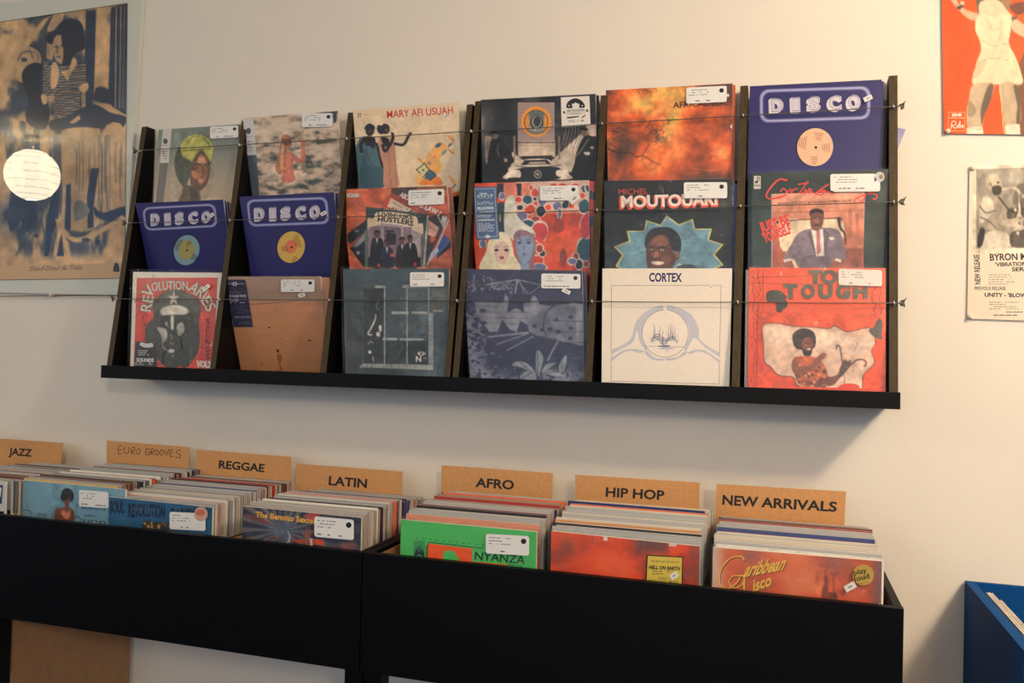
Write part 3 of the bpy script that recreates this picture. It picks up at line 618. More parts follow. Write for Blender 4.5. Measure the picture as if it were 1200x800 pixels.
a = disco(((280.5, 230.5), (391.5, 225), (294, 322), (397.5, 320)), (.085, .085, .045, .065), (270, 220, 7.27), (134, 88, 826, 338, 60, -.035),
          [(214, 282, 76, 100), (340, 280, 52, 100), (438, 274, 76, 100), (566, 268, 78, 100), (686, 262, 78, 100)], (518, 520, 120, 138),
          ((214, 176, 92), (150, 96, 50), (226, 124, 84), .42), (776, 214, 830, 246, -.5), [(590, 470, 120, 1.25), (485, 530, 60, 1.3), (560, 610, 40, .6)], .10, '')
a.build('vinyl_record', 'purple DISCO sleeve with a yellow and orange centre label', 'record', edge=(176, 174, 190), back=PUR)
b = spare(a, .022, .012, .0075, '', PUR); b.build('vinyl_record', 'spare sleeve behind the yellow-label DISCO sleeve', 'record', .004, edge=(206, 200, 206))

# -- row 2, bay 3
a = rackart((399.3, 222), (523.7, 217.5), (410, 314), (531.6, 314), (.078, .078, .06, .078)); a.win(390, 210, 6.956)
a.field(lambda u, v, x, y: ramp(np.clip(fbm(u*2+v*.6, v*16-u*5, 41, 4)*1.3-.15, 0, 1), [(0, (164, 72, 44)), (.5, (204, 104, 70)), (1, (224, 138, 102))]), 60)
a.soft(5)
a.poly([(480, 70), (690, 62), (690, 100), (590, 130), (530, 160), (470, 120)], (92, 72, 60)); a.ring(530, 108, 34, 36, 6, (70, 70, 70)); a.poly([(690, 62), (930, 55), (935, 90), (700, 96)], (170, 110, 66))
a.poly([(480, 110), (870, 300), (840, 370), (640, 300), (420, 170)], (178, 84, 66)); a.poly([(466, 150), (660, 262), (640, 300), (430, 220)], (222, 200, 178)); a.line([(480, 185), (560, 232)], 5, (90, 80, 80))
a.poly([(420, 232), (470, 145), (480, 152), (436, 240)], (214, 76, 50))
a.poly([(120, 450), (270, 340), (280, 420), (140, 540), (120, 500)], (40, 50, 52)); a.poly([(140, 570), (270, 430), (280, 720), (250, 720)], (44, 46, 54)); a.poly([(160, 560), (262, 440), (262, 500), (200, 560)], (150, 146, 150)); a.blob(208, 606, 14, 18, (170, 168, 172)); a.blob(196, 430, 20, 10, (120, 130, 130))
a.poly([(770, 310), (900, 290), (940, 330), (870, 470), (760, 700), (740, 720)], (70, 60, 64)); a.poly([(780, 340), (868, 400), (836, 480), (776, 460)], (204, 158, 140)); a.line([(790, 400), (850, 430)], 5, (130, 90, 84)); a.blob(812, 500, 22, 26, (190, 96, 60)); a.poly([(895, 300), (935, 318), (905, 410), (880, 350)], (200, 196, 196)); a.line([(850, 290), (905, 410)], 6, (200, 190, 180))
a.poly([(840, 560), (912, 455), (960, 510), (850, 640)], (70, 96, 150)); a.poly([(850, 640), (962, 512), (965, 560), (840, 660)], (40, 38, 46)); a.line([(945, 335), (850, 560), (762, 712)], 9, (196, 196, 206)); a.poly([(800, 610), (850, 560), (866, 590), (770, 700)], (190, 200, 214))
a.poly([(270, 228), (775, 290), (762, 720), (270, 720)], (60, 76, 72))
for k in range(90): a.blob(a.rng.uniform(275, 770), a.rng.choice([a.rng.uniform(235, 320)]*2), 9, 4, (104, 122, 110) if k % 2 else (40, 54, 52), .4, 5)
a.poly([(284, 320), (735, 368), (742, 470), (284, 470)], (214, 196, 174)); a.poly([(294, 380), (730, 400), (716, 720), (284, 720)], (140, 118, 124)); a.field(lambda u, v, x, y: mixc((150, 128, 134), (190, 170, 172), fbm(u*8, v*3, 5)), 14, (.15, .42, .48, .70)) if 0 else None
a.poly([(392, 366), (575, 380), (570, 600), (392, 600)], (176, 158, 160)); a.poly([(415, 390), (556, 400), (552, 600), (415, 600)], (120, 100, 108)); a.poly([(640, 395), (728, 440), (716, 660), (640, 620)], (186, 166, 168))
D_ = (32, 30, 36)
for (cx, t_, h_, c_) in ((360, 425, 290, D_), (440, 500, 220, (44, 48, 64)), (565, 480, 240, (50, 40, 42)), (630, 465, 260, (34, 32, 34))):
    a.shape([(cx-44, t_+90), (cx-18, t_+58), (cx+18, t_+58), (cx+52, t_+95), (cx+60, t_+h_), (cx-52, t_+h_)], c_); a.ell(cx, t_+30, 20, 28, (104, 70, 62)); a.shape([(cx-22, t_+24), (cx-14, t_-2), (cx+14, t_-2), (cx+22, t_+22), (cx, t_+12)], (24, 20, 22)); a.poly([(cx-8, t_+60), (cx+10, t_+60), (cx+2, t_+110)], (196, 176, 170))
a.rect(286, 640, 400, 720, D_); a.rect(640, 640, 716, 720, D_); a.ell(485, 625, 16, 14, (196, 90, 76)); a.ell(375, 706, 14, 14, (186, 70, 60)); a.ell(672, 700, 12, 18, (186, 60, 54)); a.rect(430, 420, 500, 440, (60, 50, 56)); a.ell(460, 470, 28, 30, (46, 36, 42)); a.ell(496, 468, 22, 26, (46, 36, 42)); a.rect(440, 485, 515, 540, (50, 40, 46))
a.poly([(720, 420), (775, 430), (760, 720), (716, 720)], (96, 108, 100)); a.poly([(262, 420), (292, 420), (286, 720), (262, 720)], (96, 108, 100)); a.line([(775, 300), (742, 722)], 8, (214, 198, 190))
a.flush()
a.text('ABOVE', 540, 140, 650, 196, 42, (226, 218, 208), .03); a.text('THE LAW ?', 650, 200, 870, 306, 42, (226, 218, 208), .03)
a.shape([(345, 285), (420, 270), (560, 282), (684, 315), (672, 400), (560, 368), (430, 350), (350, 368)], (226, 204, 176)); a.poly([(284, 330), (345, 320), (350, 385), (300, 400), (284, 392)], (214, 190, 162)); a.poly([(665, 380), (738, 400), (735, 455), (640, 415)], (214, 190, 162))
a.text("LIVIN' LIKE", 366, 304, 655, 342, 30, (26, 24, 26), .03, 0, .35); a.text('HUSTLERS', 364, 352, 654, 390, 40, (26, 24, 26), .035, 0, .3)
a.rrect(114, 118, 215, 148, 5, (206, 196, 190)); a.scrib(124, 126, 206, 144, 1, (120, 100, 100), .5)
a.label(622, 86, 915, 214, -.04)
a.build('vinyl_record', 'record cover with a group of suited men below a banner on orange wood grain', 'record', film=1)
b = spare(a, .035, .012, .0075, '', (170, 90, 66)); b.build('vinyl_record', 'spare sleeve edge behind the suited men cover', 'record', .004, edge=(196, 190, 192))
# -- row 2, bay 4
a = rackart((550, 215), (690, 211), (558, 316), (692, 315.5), (.078, .078, .066, .080)); a.win(540, 200, 6.4)
def f4(u, v, x, y):
    c = ramp(np.clip(fbm(u*4, v*5, 51, 4)*1.6-.3, 0, 1), [(0, (176, 60, 30)), (.45, (222, 84, 40)), (1, (232, 112, 66))])
    c = mixc(c, (216, 76, 76), sm(x, 880, 920)*(1-sm(y, 500, 520)))
    return mixc(c, (224, 196, 176), (1-sm(y, 300, 345))*sm(x, 380, 430)*.9)
a.field(f4, 50)
a.soft(5)
a.mot = .22; a.rect(320, 92, 520, 210, (228, 132, 104)); a.rect(270, 96, 320, 210, (40, 52, 56)); a.poly([(415, 96), (455, 96), (452, 195), (425, 195)], (40, 52, 56)); a.shape([(278, 255), (335, 252), (345, 300), (330, 420), (350, 470), (300, 480), (270, 400)], (44, 72, 74)); a.rect(290, 335, 300, 390, (190, 170, 80))
cols = [(222, 78, 36), (46, 90, 100), (34, 48, 54), (112, 116, 152), (206, 70, 70), (228, 140, 110), (150, 60, 40)]
spots = [(500, 225, 34, 34, 1), (555, 170, 26, 30, 0), (525, 130, 14, 16, 0), (556, 218, 13, 13, 2), (432, 222, 26, 22, 0), (445, 285, 22, 20, 2), (520, 300, 42, 36, 0), (600, 312, 34, 40, 2), (568, 252, 20, 16, 0), (560, 375, 30, 22, 6), (460, 360, 42, 40, 3), (505, 408, 46, 28, 1), (590, 470, 60, 76, 4), (610, 240, 30, 28, 3), (655, 284, 24, 22, 0), (725, 272, 32, 34, 3), (740, 330, 14, 40, 3), (785, 262, 28, 30, 2), (700, 108, 30, 12, 4), (760, 110, 30, 14, 4), (860, 110, 26, 14, 4), (830, 270, 20, 24, 0), (930, 138, 26, 28, 1), (912, 195, 20, 22, 0), (925, 275, 40, 56, 1), (990, 135, 20, 26, 1), (930, 600, 62, 88, 1), (885, 712, 26, 36, 2), (860, 655, 20, 24, 6), (835, 690, 32, 22, 3), (940, 710, 18, 20, 6), (575, 690, 50, 42, 0), (590, 735, 50, 30, 3), (612, 632, 20, 24, 2), (590, 595, 26, 30, 6), (310, 195, 20, 26, 3), (168, 560, 22, 34, 3), (690, 180, 24, 26, 5), (940, 430, 46, 90, 4)]
for (x, y, rx, ry, c_) in spots:
    if x > 960: x = 955
    a.blob(x, y, rx+7, ry+7, (224, 200, 186), .12); a.blob(x, y, rx, ry, cols[c_], .14)
a.blob(735, 420, 40, 60, (160, 62, 40), .3); a.blob(845, 400, 34, 46, (190, 76, 44), .3); a.blob(765, 660, 26, 60, (150, 66, 48), .25); a.blob(700, 560, 50, 90, (226, 92, 36), .25)
a.poly([(66, 100), (95, 100), (110, 300), (80, 300)], (206, 90, 96)); a.shape([(100, 560), (150, 590), (190, 600), (160, 740), (110, 745)], (200, 76, 40))
a.shape([(330, 250), (372, 190), (400, 200), (412, 260), (420, 340), (470, 400), (530, 440), (560, 490), (540, 540), (420, 560), (380, 520), (330, 500)], (222, 216, 200))
a.shape([(398, 490), (440, 455), (510, 470), (555, 510), (562, 600), (545, 690), (550, 760), (440, 760), (420, 650), (400, 560)], (150, 112, 118)); a.shape([(415, 540), (440, 510), (500, 500), (545, 540), (540, 630), (510, 690), (515, 760), (440, 760), (440, 690), (418, 620)], (136, 152, 176))
for k in range(26): x = a.rng.uniform(400, 555); y = a.rng.uniform(470, 540); a.curve([(x, y), (x+8, y+14), (x+2, y+26)], 5, (176, 150, 150) if k % 2 else (112, 80, 92), 2, 1)
for x in (440, 508): a.shape([(x-18, 552), (x, 543), (x+18, 552), (x, 562)], (70, 74, 100)); a.curve([(x-22, 534), (x, 526), (x+22, 534)], 5, (92, 80, 100), 3)
a.curve([(474, 550), (470, 595), (482, 602)], 4, (92, 96, 124)); a.shape([(458, 636), (476, 630), (494, 636), (476, 646)], (120, 100, 130)); a.curve([(440, 690), (476, 712), (512, 690)], 5, (92, 104, 134))
a.shape([(150, 760), (190, 620), (215, 530), (290, 475), (340, 480), (380, 540), (400, 640), (440, 760)], (230, 220, 188)); a.shape([(250, 600), (262, 555), (305, 540), (350, 555), (364, 605), (355, 670), (330, 705), (305, 712), (275, 695), (255, 650)], (218, 184, 170))
for x in (268, 342): a.shape([(x-18, 608), (x, 596), (x+18, 606), (x, 618)], (60, 44, 50)); a.curve([(x-20, 588), (x, 578), (x+20, 588)], 4, (150, 110, 100), 3)
a.curve([(306, 600), (302, 640), (312, 644)], 3, (190, 150, 136)); a.shape([(290, 662), (308, 652), (328, 662), (310, 676)], (160, 72, 76))
a.part('paper_strip', .0022)
a.poly([(92, 126), (268, 120), (290, 522), (122, 528)], (86, 110, 146)); L_ = (196, 202, 214)
for (p, q) in (((104, 142), (256, 136)), ((256, 136), (276, 506)), ((276, 506), (134, 512)), ((134, 512), (104, 142))): a.line([p, q], 3.5, L_)
a.text('ベラドンナ', 122, 216, 244, 210, 30, (224, 226, 232), .02); a.scrib(120, 170, 246, 186, 1, L_, .6); a.scrib(124, 238, 250, 268, 3, L_, .5); a.text('BELLADONNA', 128, 302, 250, 298, 22, (226, 228, 234), .03); a.text('OF SADNESS', 140, 324, 250, 320, 12, L_, .02); a.scrib(128, 342, 256, 366, 2, L_, .5); a.text('SOUNDTRACK', 134, 390, 258, 386, 15, (226, 228, 234), .03); a.scrib(136, 404, 262, 474, 6, L_, .5); a.star(204, 506, 26, 16, .7, 4, (206, 208, 214))
a.cur = a.parts[0]
a.label(598, 116, 885, 232, -.02); a.sticker(812, 190, 900, 244, -.7)
a.build('vinyl_record', 'red and orange patterned record cover with two painted faces and a blue strip', 'record')
for k in (1, 2):
    b = spare(a, .036*k, .006*k, .006*k, '', (214, 80, 66)); b.rng.seed(4)
    for (v_, c_) in ((.03, 4), (.13, 1), (.2, 0), (.34, 1), (.5, 4), (.72, 1), (.84, 2), (.9, 0)): b.blob(.975, v_, .03, .05, cols[c_], .15)
    b.build('vinyl_record', ('spare copy directly' if k == 1 else 'rearmost spare copy')+' behind the painted faces cover', 'record', .004, edge=(228, 200, 190))
# -- row 2, bay 5
a = rackart((708, 212), (858.6, 210), (709, 314.5), (858.5, 315), (.078, .084)); a.win(700, 200, 6.4)
a.field(lambda u, v, x, y: mixc((14, 14, 14), (38, 35, 30), sm(fbm(u*2, v*7, 61), .45, .85)), 30)
st = [(520, 338), (612, 406), (716, 364), (732, 440), (860, 436), (836, 520), (946, 556), (880, 632), (948, 710), (830, 760), (240, 770), (135, 720), (186, 636), (124, 574), (238, 530), (220, 456), (350, 452), (366, 374), (474, 410)]
ctr = np.array((530, 610)); a.soft(7); a.poly(st, (220, 206, 104)); a.poly([tuple(ctr+(np.array(p)-ctr)*.965) for p in st], (110, 148, 164))
for k in range(5): a.curve([(200+60*k, 640-20*k), (400+50*k, 600-24*k), (640+40*k, 620-30*k)], 3, (136, 170, 182), 3)
a.shape([(545, 760), (580, 690), (600, 660), (700, 700), (760, 770)], (112, 142, 158)); a.shape([(560, 760), (610, 700), (630, 720), (600, 770)], (200, 206, 206)); a.shape([(600, 720), (700, 705), (770, 740), (780, 780), (600, 780)], (60, 76, 92))
a.shape([(356, 560), (362, 500), (400, 445), (470, 426), (540, 430), (590, 460), (626, 520), (628, 590), (610, 620), (560, 600), (420, 520), (380, 600)], (26, 22, 22))
a.shape([(364, 610), (372, 560), (420, 500), (480, 480), (530, 500), (548, 560), (575, 620), (612, 610), (616, 660), (590, 680), (560, 740), (540, 780), (400, 780), (372, 700)], (92, 58, 42))
a.shape([(400, 560), (440, 500), (500, 495), (530, 540), (500, 570), (440, 570)], (126, 78, 56)); a.shape([(410, 620), (450, 605), (470, 640), (440, 660), (410, 650)], (150, 94, 66)); a.shape([(480, 650), (540, 640), (560, 680), (510, 710)], (120, 74, 54)); a.ell(600, 632, 16, 26, (140, 94, 74))
a.curve([(385, 582), (410, 570), (430, 582)], 7, (26, 18, 16)); a.curve([(462, 584), (490, 572), (520, 586)], 7, (26, 18, 16)); a.ell(486, 598, 13, 7, (206, 196, 186)); a.ell(488, 598, 6, 6, (16, 12, 12)); a.ell(404, 596, 11, 6, (196, 184, 172)); a.ell(404, 596, 5, 5, (16, 12, 12)); a.curve([(430, 600), (414, 650), (440, 664), (456, 656)], 6, (60, 36, 28))
a.shape([(404, 690), (440, 682), (500, 688), (480, 708), (430, 708)], (220, 200, 184)); a.curve([(400, 682), (445, 676), (505, 684)], 7, (120, 52, 44)); a.curve([(408, 706), (440, 720), (490, 706)], 7, (130, 62, 54))
a.flush()
a.text('MICHEL', 160, 182, 380, 176, 44, (206, 76, 44), .0)
for k in range(4): a.text('MOUTOUARI', 166+k*3, 292-k*3, 900+k*3, 272-k*3, 90, (226, 84, 50), .04)
a.text('MOUTOUARI', 180, 276, 900, 256, 84, (232, 218, 206), .035)
a.label(650, 90, 975, 212, -.005)
a.build('vinyl_record', 'black record cover with a man\'s face in a blue starburst', 'record', film=2)
b = spare(a, .036, .03, .0075, '', (74, 74, 134)); b.build('vinyl_record', 'purple sleeve peeking out right of the blue starburst cover', 'record', .004, edge=(112, 112, 160))
# -- row 2, bay 6
a = rackart((881, 202.6), (1041.4, 198.5), (880.5, 311), (1040, 313), (.078, .084)); a.win(860, 190, 5.714)
a.field(lambda u, v, x, y: mixc((28, 44, 40), (62, 76, 66), sm(fbm(u*3, v*5, 66), .45, .8)+.4*(1-sm(v, 0, .12))), 24)
a.poly([(250, 214), (880, 206), (862, 720), (250, 720)], (172, 152, 160)); a.poly([(258, 222), (872, 215), (855, 720), (258, 720)], (220, 150, 122))
a.field(lambda u, v, x, y: ramp(np.clip((y-230)/430+.15*fbm(u*9, v*9, 5), 0, 1), [(0, (226, 158, 130)), (.5, (214, 134, 106)), (1, (170, 88, 66))]), 24, (.16, .17, .83, .85))
a.lastf = lambda u, v, x, y: ramp(np.clip((y-230)/430+.15*fbm(u*9, v*9, 5), 0, 1), [(0, (226, 158, 130)), (.5, (214, 134, 106)), (1, (170, 88, 66))])
a.soft(6)
a.shape([(320, 395), (460, 385), (700, 385), (740, 450), (720, 520), (560, 520), (330, 600)], (230, 206, 172)); a.shape([(310, 395), (350, 460), (350, 600), (340, 720), (500, 720), (500, 560), (560, 470), (400, 400)], (232, 208, 176)); a.curve([(310, 398), (460, 388), (700, 378), (722, 396)], 8, (120, 70, 56)); a.curve([(700, 370), (712, 440), (740, 480), (750, 560)], 22, (60, 40, 40), w1=8)
for x in (780, 826):
    a.shape([(x-14, 560), (x-10, 420), (x-14, 350), (x, 300 if x < 800 else 345), (x+12, 350), (x+10, 430), (x+16, 560)], (182, 112, 88)); 
a.rect(750, 555, 862, 580, (196, 120, 90)); a.rect(750, 580, 860, 720, (150, 80, 60))
a.shape([(430, 480), (520, 445), (600, 440), (700, 460), (740, 560), (752, 640), (720, 670), (680, 640), (640, 700), (560, 710), (440, 710), (400, 650), (350, 660), (335, 640), (380, 560)], (128, 112, 124)); a.shape([(450, 720), (470, 640), (560, 620), (640, 640), (640, 720)], (112, 96, 108)); a.curve([(480, 640), (560, 630), (630, 690)], 5, (82, 68, 82))
a.poly([(516, 456), (600, 450), (605, 630), (552, 632)], (220, 208, 200)); a.poly([(552, 460), (574, 460), (582, 600), (562, 632), (552, 600)], (176, 108, 108)); a.poly([(516, 450), (552, 620), (535, 600), (490, 480)], (100, 86, 98)); a.poly([(596, 445), (640, 480), (610, 630)], (100, 86, 98)); a.blob(656, 514, 16, 12, (226, 214, 206))
a.shape([(512, 350), (530, 325), (580, 320), (600, 350), (598, 410), (575, 455), (540, 460), (514, 430)], (116, 70, 56)); a.shape([(508, 360), (512, 325), (550, 312), (596, 325), (602, 365), (590, 345), (550, 338), (520, 348)], (34, 22, 22)); a.ell(556, 392, 20, 18, (150, 94, 74)); a.curve([(530, 378), (548, 376)], 4, (26, 16, 16)); a.curve([(566, 378), (584, 378)], 4, (26, 16, 16)); a.curve([(536, 428), (556, 424), (574, 430)], 9, (44, 26, 24)); a.ell(556, 438, 11, 4, (150, 84, 74))
a.shape([(330, 665), (375, 650), (395, 680), (400, 710), (340, 710)], (150, 90, 70)); a.shape([(650, 680), (700, 650), (770, 660), (775, 690), (700, 712), (640, 712)], (150, 90, 70)); a.poly([(332, 655), (378, 646), (386, 660), (336, 674)], (226, 214, 206)); a.poly([(682, 645), (720, 656), (716, 674), (676, 660)], (226, 214, 206))
a.flush(150, (.16, .17, .83, .86))
R_ = (226, 62, 52)
a.curve([(360, 122), (300, 118), (240, 180), (218, 225), (240, 246), (300, 240), (350, 220)], 11, R_); a.curve([(310, 200), (330, 178), (350, 190), (352, 210), (380, 180), (385, 208), (400, 185), (430, 180)], 8, R_); a.curve([(430, 150), (500, 138)], 8, R_); a.curve([(498, 125), (460, 180), (440, 208), (470, 205), (480, 182), (490, 205), (520, 190), (505, 180), (500, 208), (530, 200)], 8, R_)
a.curve([(640, 145), (600, 170), (560, 200), (545, 215), (590, 218), (610, 190), (560, 195), (600, 200), (640, 200), (660, 212), (700, 190)], 9, R_); a.curve([(880, 195), (920, 200), (850, 230), (810, 255), (815, 275), (860, 265), (890, 215), (950, 215), (955, 245), (930, 250)], 9, R_)
a.text('featuring DANE JONES and introducing CARMEN LEROY', 290, 286, 780, 270, 20, (40, 20, 20), .01)
a.text('JUST BE', 182, 474, 378, 412, 64, R_, .05); a.text('YOURSELF', 204, 542, 390, 474, 58, R_, .05); a.star(292, 404, 12, 14, .5, 5, (30, 20, 24))
a.rect(134, 92, 180, 180, (206, 198, 188)); a.ell(150, 134, 9, 9, (40, 40, 40)); a.rect(156, 98, 162, 136, (40, 40, 40)); a.curve([(160, 98), (172, 108), (170, 126)], 5, (40, 40, 40)); a.text('MOVING', 138, 164, 176, 164, 14, (60, 56, 56), .02)
a.label(660, 84, 978, 202, -.01, False); a.cur = a.parts[-1]; a.ell(975, 102, 32, 34, (196, 196, 192)); a.ell(984, 102, 14, 16, (150, 120, 90)); a.cur = a.parts[0]
a.label(645, 82, 945, 196, -.01, False); k_ = a.cur; a.cur = a.parts[-1]; a.poly([(938, 100), (956, 120), (940, 140)], (48, 52, 110)); a.cur = k_
a.build('vinyl_record', 'dark green record cover with a seated man in a grey suit and red script', 'record', film=1)
b = spare(a, -.028, .010, .0075, '', (40, 50, 50)); b.build('vinyl_record', 'spare sleeve with white edge left of the seated man cover', 'record', .004, edge=(214, 208, 200))
# -- row 3, bay 1
a = rackart((156, 318.5), (261, 319.5), (152.5, 431.5), (253.5, 436), (.112, .105, .135, .140)); a.win(130, 305, 5)
a.fill((220, 212, 198)); RD = (208, 66, 58)
a.poly([(152, 104), (625, 102), (600, 690), (130, 700)], RD)
a.lastf = lambda u, v, x, y: np.tile((208., 66., 58.), (len(u), 1))
a.soft(8)
G = [(0, (28, 30, 30)), (.5, (66, 70, 66)), (1, (120, 122, 112))]
a.shape([(245, 260), (300, 200), (370, 175), (450, 195), (510, 240), (525, 300), (515, 380), (520, 470), (500, 560), (440, 630), (400, 620), (360, 640), (290, 600), (250, 540), (205, 480), (205, 390), (250, 340)], (56, 60, 58))
a.shape([(255, 250), (310, 196), (372, 178), (450, 200), (515, 250), (520, 300), (440, 320), (300, 330), (250, 300)], (84, 88, 80)); a.star(368, 228, 36, 48, .4, 5, (206, 200, 186), -1.57)
a.shape([(290, 300), (320, 278), (380, 268), (440, 285), (455, 310), (430, 325), (360, 325), (300, 328)], (212, 204, 188))
a.shape([(300, 340), (360, 330), (420, 335), (450, 380), (450, 450), (420, 480), (400, 450), (330, 440), (300, 420)], (40, 42, 42)); a.shape([(350, 335), (368, 335), (366, 405), (352, 408)], (196, 190, 178)); a.shape([(270, 400), (320, 410), (330, 450), (310, 490), (290, 440)], (180, 176, 166)); a.shape([(385, 390), (420, 370), (430, 420), (395, 450)], (150, 150, 142))
a.curve([(330, 370), (320, 380), (335, 392)], 7, (190, 186, 176)); a.curve([(300, 480), (310, 520), (350, 545)], 5, (170, 168, 158)); a.shape([(335, 535), (350, 525), (372, 530), (366, 545), (345, 546)], (206, 202, 190)); a.curve([(345, 490), (370, 496)], 6, (170, 168, 158)); a.curve([(345, 440), (358, 460), (350, 470)], 5, (150, 148, 140))
for k in range(60):
    x = a.rng.gauss(370, 75); y = a.rng.gauss(520, 65)
    if 225 < x < 505 and 400 < y < 615: a.curve([(x, y), (x+a.rng.uniform(-14, 14), y+20)], 4, (96, 98, 92) if k % 2 else (26, 28, 28), 2, 1)
a.flush()
for t, P in (('RE', ((172, 312), (232, 222), 70)), ('V', ((212, 215), (252, 176), 70)), ('OLUTION', ((238, 182), (452, 182), 46)), ('ARI', ((452, 176), (560, 250), 70)), ('ES', ((520, 262), (585, 318), 62))):
    (x0, y0), (x1, y1), h = P
    if t == 'OLUTION': args = (t, 240, 186, 452, 178, 52)
    elif t == 'RE': args = (t, 232, 312, 250, 218, 62)
    elif t == 'V': args = (t, 226, 232, 266, 182, 66)
    elif t == 'ARI': args = (t, 448, 178, 536, 238, 70)
    else: args = (t, 524, 240, 566, 312, 62)
    a.text(*args, (70, 66, 60), .06, 0, .12 if t == 'OLUTION' else 0); a.text(*args, (206, 200, 184), .02, 0, .12 if t == 'OLUTION' else 0)
for i, ch in enumerate('SOUNDS'): a.text(ch, 556, 382+i*40, 580, 382+i*40, 32, (60, 28, 30), .02)
a.text('VOL2', 500, 626, 586, 630, 34, (224, 216, 204), .06)
a.poly([(145, 480), (268, 490), (270, 700), (132, 700)], (32, 34, 34)); a.shape([(168, 500), (180, 486), (210, 494), (240, 490), (246, 512), (200, 516)], (206, 204, 200)); a.scrib(160, 532, 250, 566, 3, (190, 188, 184), .45); a.text('SOUNDS', 150, 596, 250, 598, 20, (220, 218, 212), .04); a.scrib(140, 602, 250, 620, 2, (190, 188, 184), .45); a.text('12 LP', 176, 640, 216, 642, 14, (220, 218, 212), .02)
a.sticker(540, 155, 590, 178, -.7)
a.build('vinyl_record', 'red record cover with a bearded man in a starred beret inside a white border', 'record', film=2, margin=.008)
b = spare(a, .04, .008, .0075, '', (220, 212, 198)); b.build('vinyl_record', 'spare white-edged sleeve behind the starred beret cover', 'record', .004, edge=(222, 214, 202))
# -- row 3, bay 2
a = rackart((262.8, 324.2), (375.5, 324.2), (283, 436), (385, 438.5), (.118, .118, .055, .105)); a.win(255, 315, 5.333)
a.field(lambda u, v, x, y: mixc(ramp(np.clip((y-50)/560+.18*(fbm(u*2, v*14, 71)-.5), 0, 1), [(0, (176, 148, 128)), (.2, (170, 138, 120)), (.32, (206, 144, 108)), (.6, (196, 138, 96)), (1, (186, 128, 84))]), (150, 116, 98), .4*sm(fbm(u*6, v*20, 73, 4), .5, .9)), 50)
a.curve([(200, 235), (330, 224), (470, 212), (640, 190)], 5, (140, 120, 116)); 
for k in range(5): a.curve([(180, 130+k*16), (400, 140+k*14), (640, 120+k*18)], 6, (156-6*k, 134, 122), 3)
a.ell(378, 524, 7, 12, (34, 24, 22)); a.shape([(372, 550), (398, 545), (402, 580), (392, 600), (406, 636), (396, 640), (380, 590)], (150, 84, 34)); a.curve([(365, 645), (385, 635)], 6, (130, 74, 34)); a.ell(324, 381, 9, 4, (60, 44, 40)); a.ell(576, 461, 10, 5, (70, 50, 44)); a.ell(274, 594, 6, 4, (110, 70, 50)); a.ell(282, 606, 8, 4, (150, 84, 50)); a.ell(440, 452, 14, 6, (206, 150, 110))
a.part('paper_strip', .0022); a.poly([(45, 68), (176, 68), (226, 376), (106, 376)], (52, 48, 76)); L2 = (170, 164, 178)
a.line([(56, 96), (170, 96)], 4, L2); a.star(110, 96, 20, 16, .6, 6, (206, 202, 206)); a.ell(110, 96, 7, 6, (52, 48, 76)); a.text('LES CLAMS VERTES', 72, 184, 182, 184, 14, (206, 200, 208), .03); a.scrib(78, 194, 184, 230, 3, (190, 184, 194), .4, .6); a.scrib(84, 240, 190, 296, 4, (104, 98, 126), .3); a.text('Serge Sunshine', 104, 318, 200, 318, 14, (176, 168, 186), 0, .2); a.scrib(130, 345, 214, 365, 2, (120, 114, 140), .4, .5); a.scrib(80, 150, 150, 160, 1, (120, 114, 140), .5)
a.cur = a.parts[0]; a.label(402, 66, 612, 150, 0); a.sticker(512, 158, 556, 184, -.25)
a.build('vinyl_record', 'sand-coloured record cover with a tiny walker and a navy strip', 'record', film=1)
b = spare(a, .075, .010, .0075, '', (206, 152, 124)); b.build('vinyl_record', 'spare copy behind the sand-coloured cover, shifted right', 'record', .004, edge=(214, 180, 156))
# -- row 3, bay 3
a = rackart((402, 315), (526.5, 314.5), (405, 439), (524.5, 441), (.115, .142)); a.win(390, 305, 5)
a.field(lambda u, v, x, y: mixc(ramp(fbm(u*4, v*4, 81), [(0, (48, 58, 62)), (.5, (64, 78, 84)), (1, (96, 110, 116))]), (70, 88, 98), .5*(1-sm(y, 120, 200))), 30)
a.soft(5)
Lg = (158, 162, 158)
a.shape([(85, 260), (110, 380), (180, 460), (300, 560), (420, 660), (90, 690), (85, 400)], (52, 62, 62)); a.rect(175, 170, 300, 610, (44, 54, 56)); a.rect(440, 480, 560, 620, (38, 48, 50)); a.rect(305, 480, 435, 610, (44, 54, 56)); a.rect(576, 175, 655, 310, (98, 100, 94))
for x, y0, y1 in ((303, 160, 610), (434, 150, 615), (562, 165, 320), (178, 165, 620)): a.line([(x, y0), (x, y1)], 7 if x > 200 else 3, Lg if x > 200 else (96, 104, 102))
for x0, x1, y, t in ((345, 445, 316, 16), (460, 552, 316, 14), (590, 642, 305, 9), (408, 560, 158, 18), (248, 312, 160, 14), (315, 380, 470, 14), (390, 440, 472, 12), (440, 530, 472, 12), (290, 312, 470, 14)): a.rect(x0, y-t/2, x1, y+t/2, Lg)
a.rect(560, 318, 588, 640, (140, 146, 146)); 
for k in range(11): a.line([(560, 340+k*27), (588, 342+k*27)], 2, (90, 96, 98))
a.poly([(156, 630), (175, 608), (586, 618), (586, 646)], (150, 154, 148))
for k in range(18): a.line([(180+k*23, 610), (178+k*23, 638)], 2, (84, 90, 90))
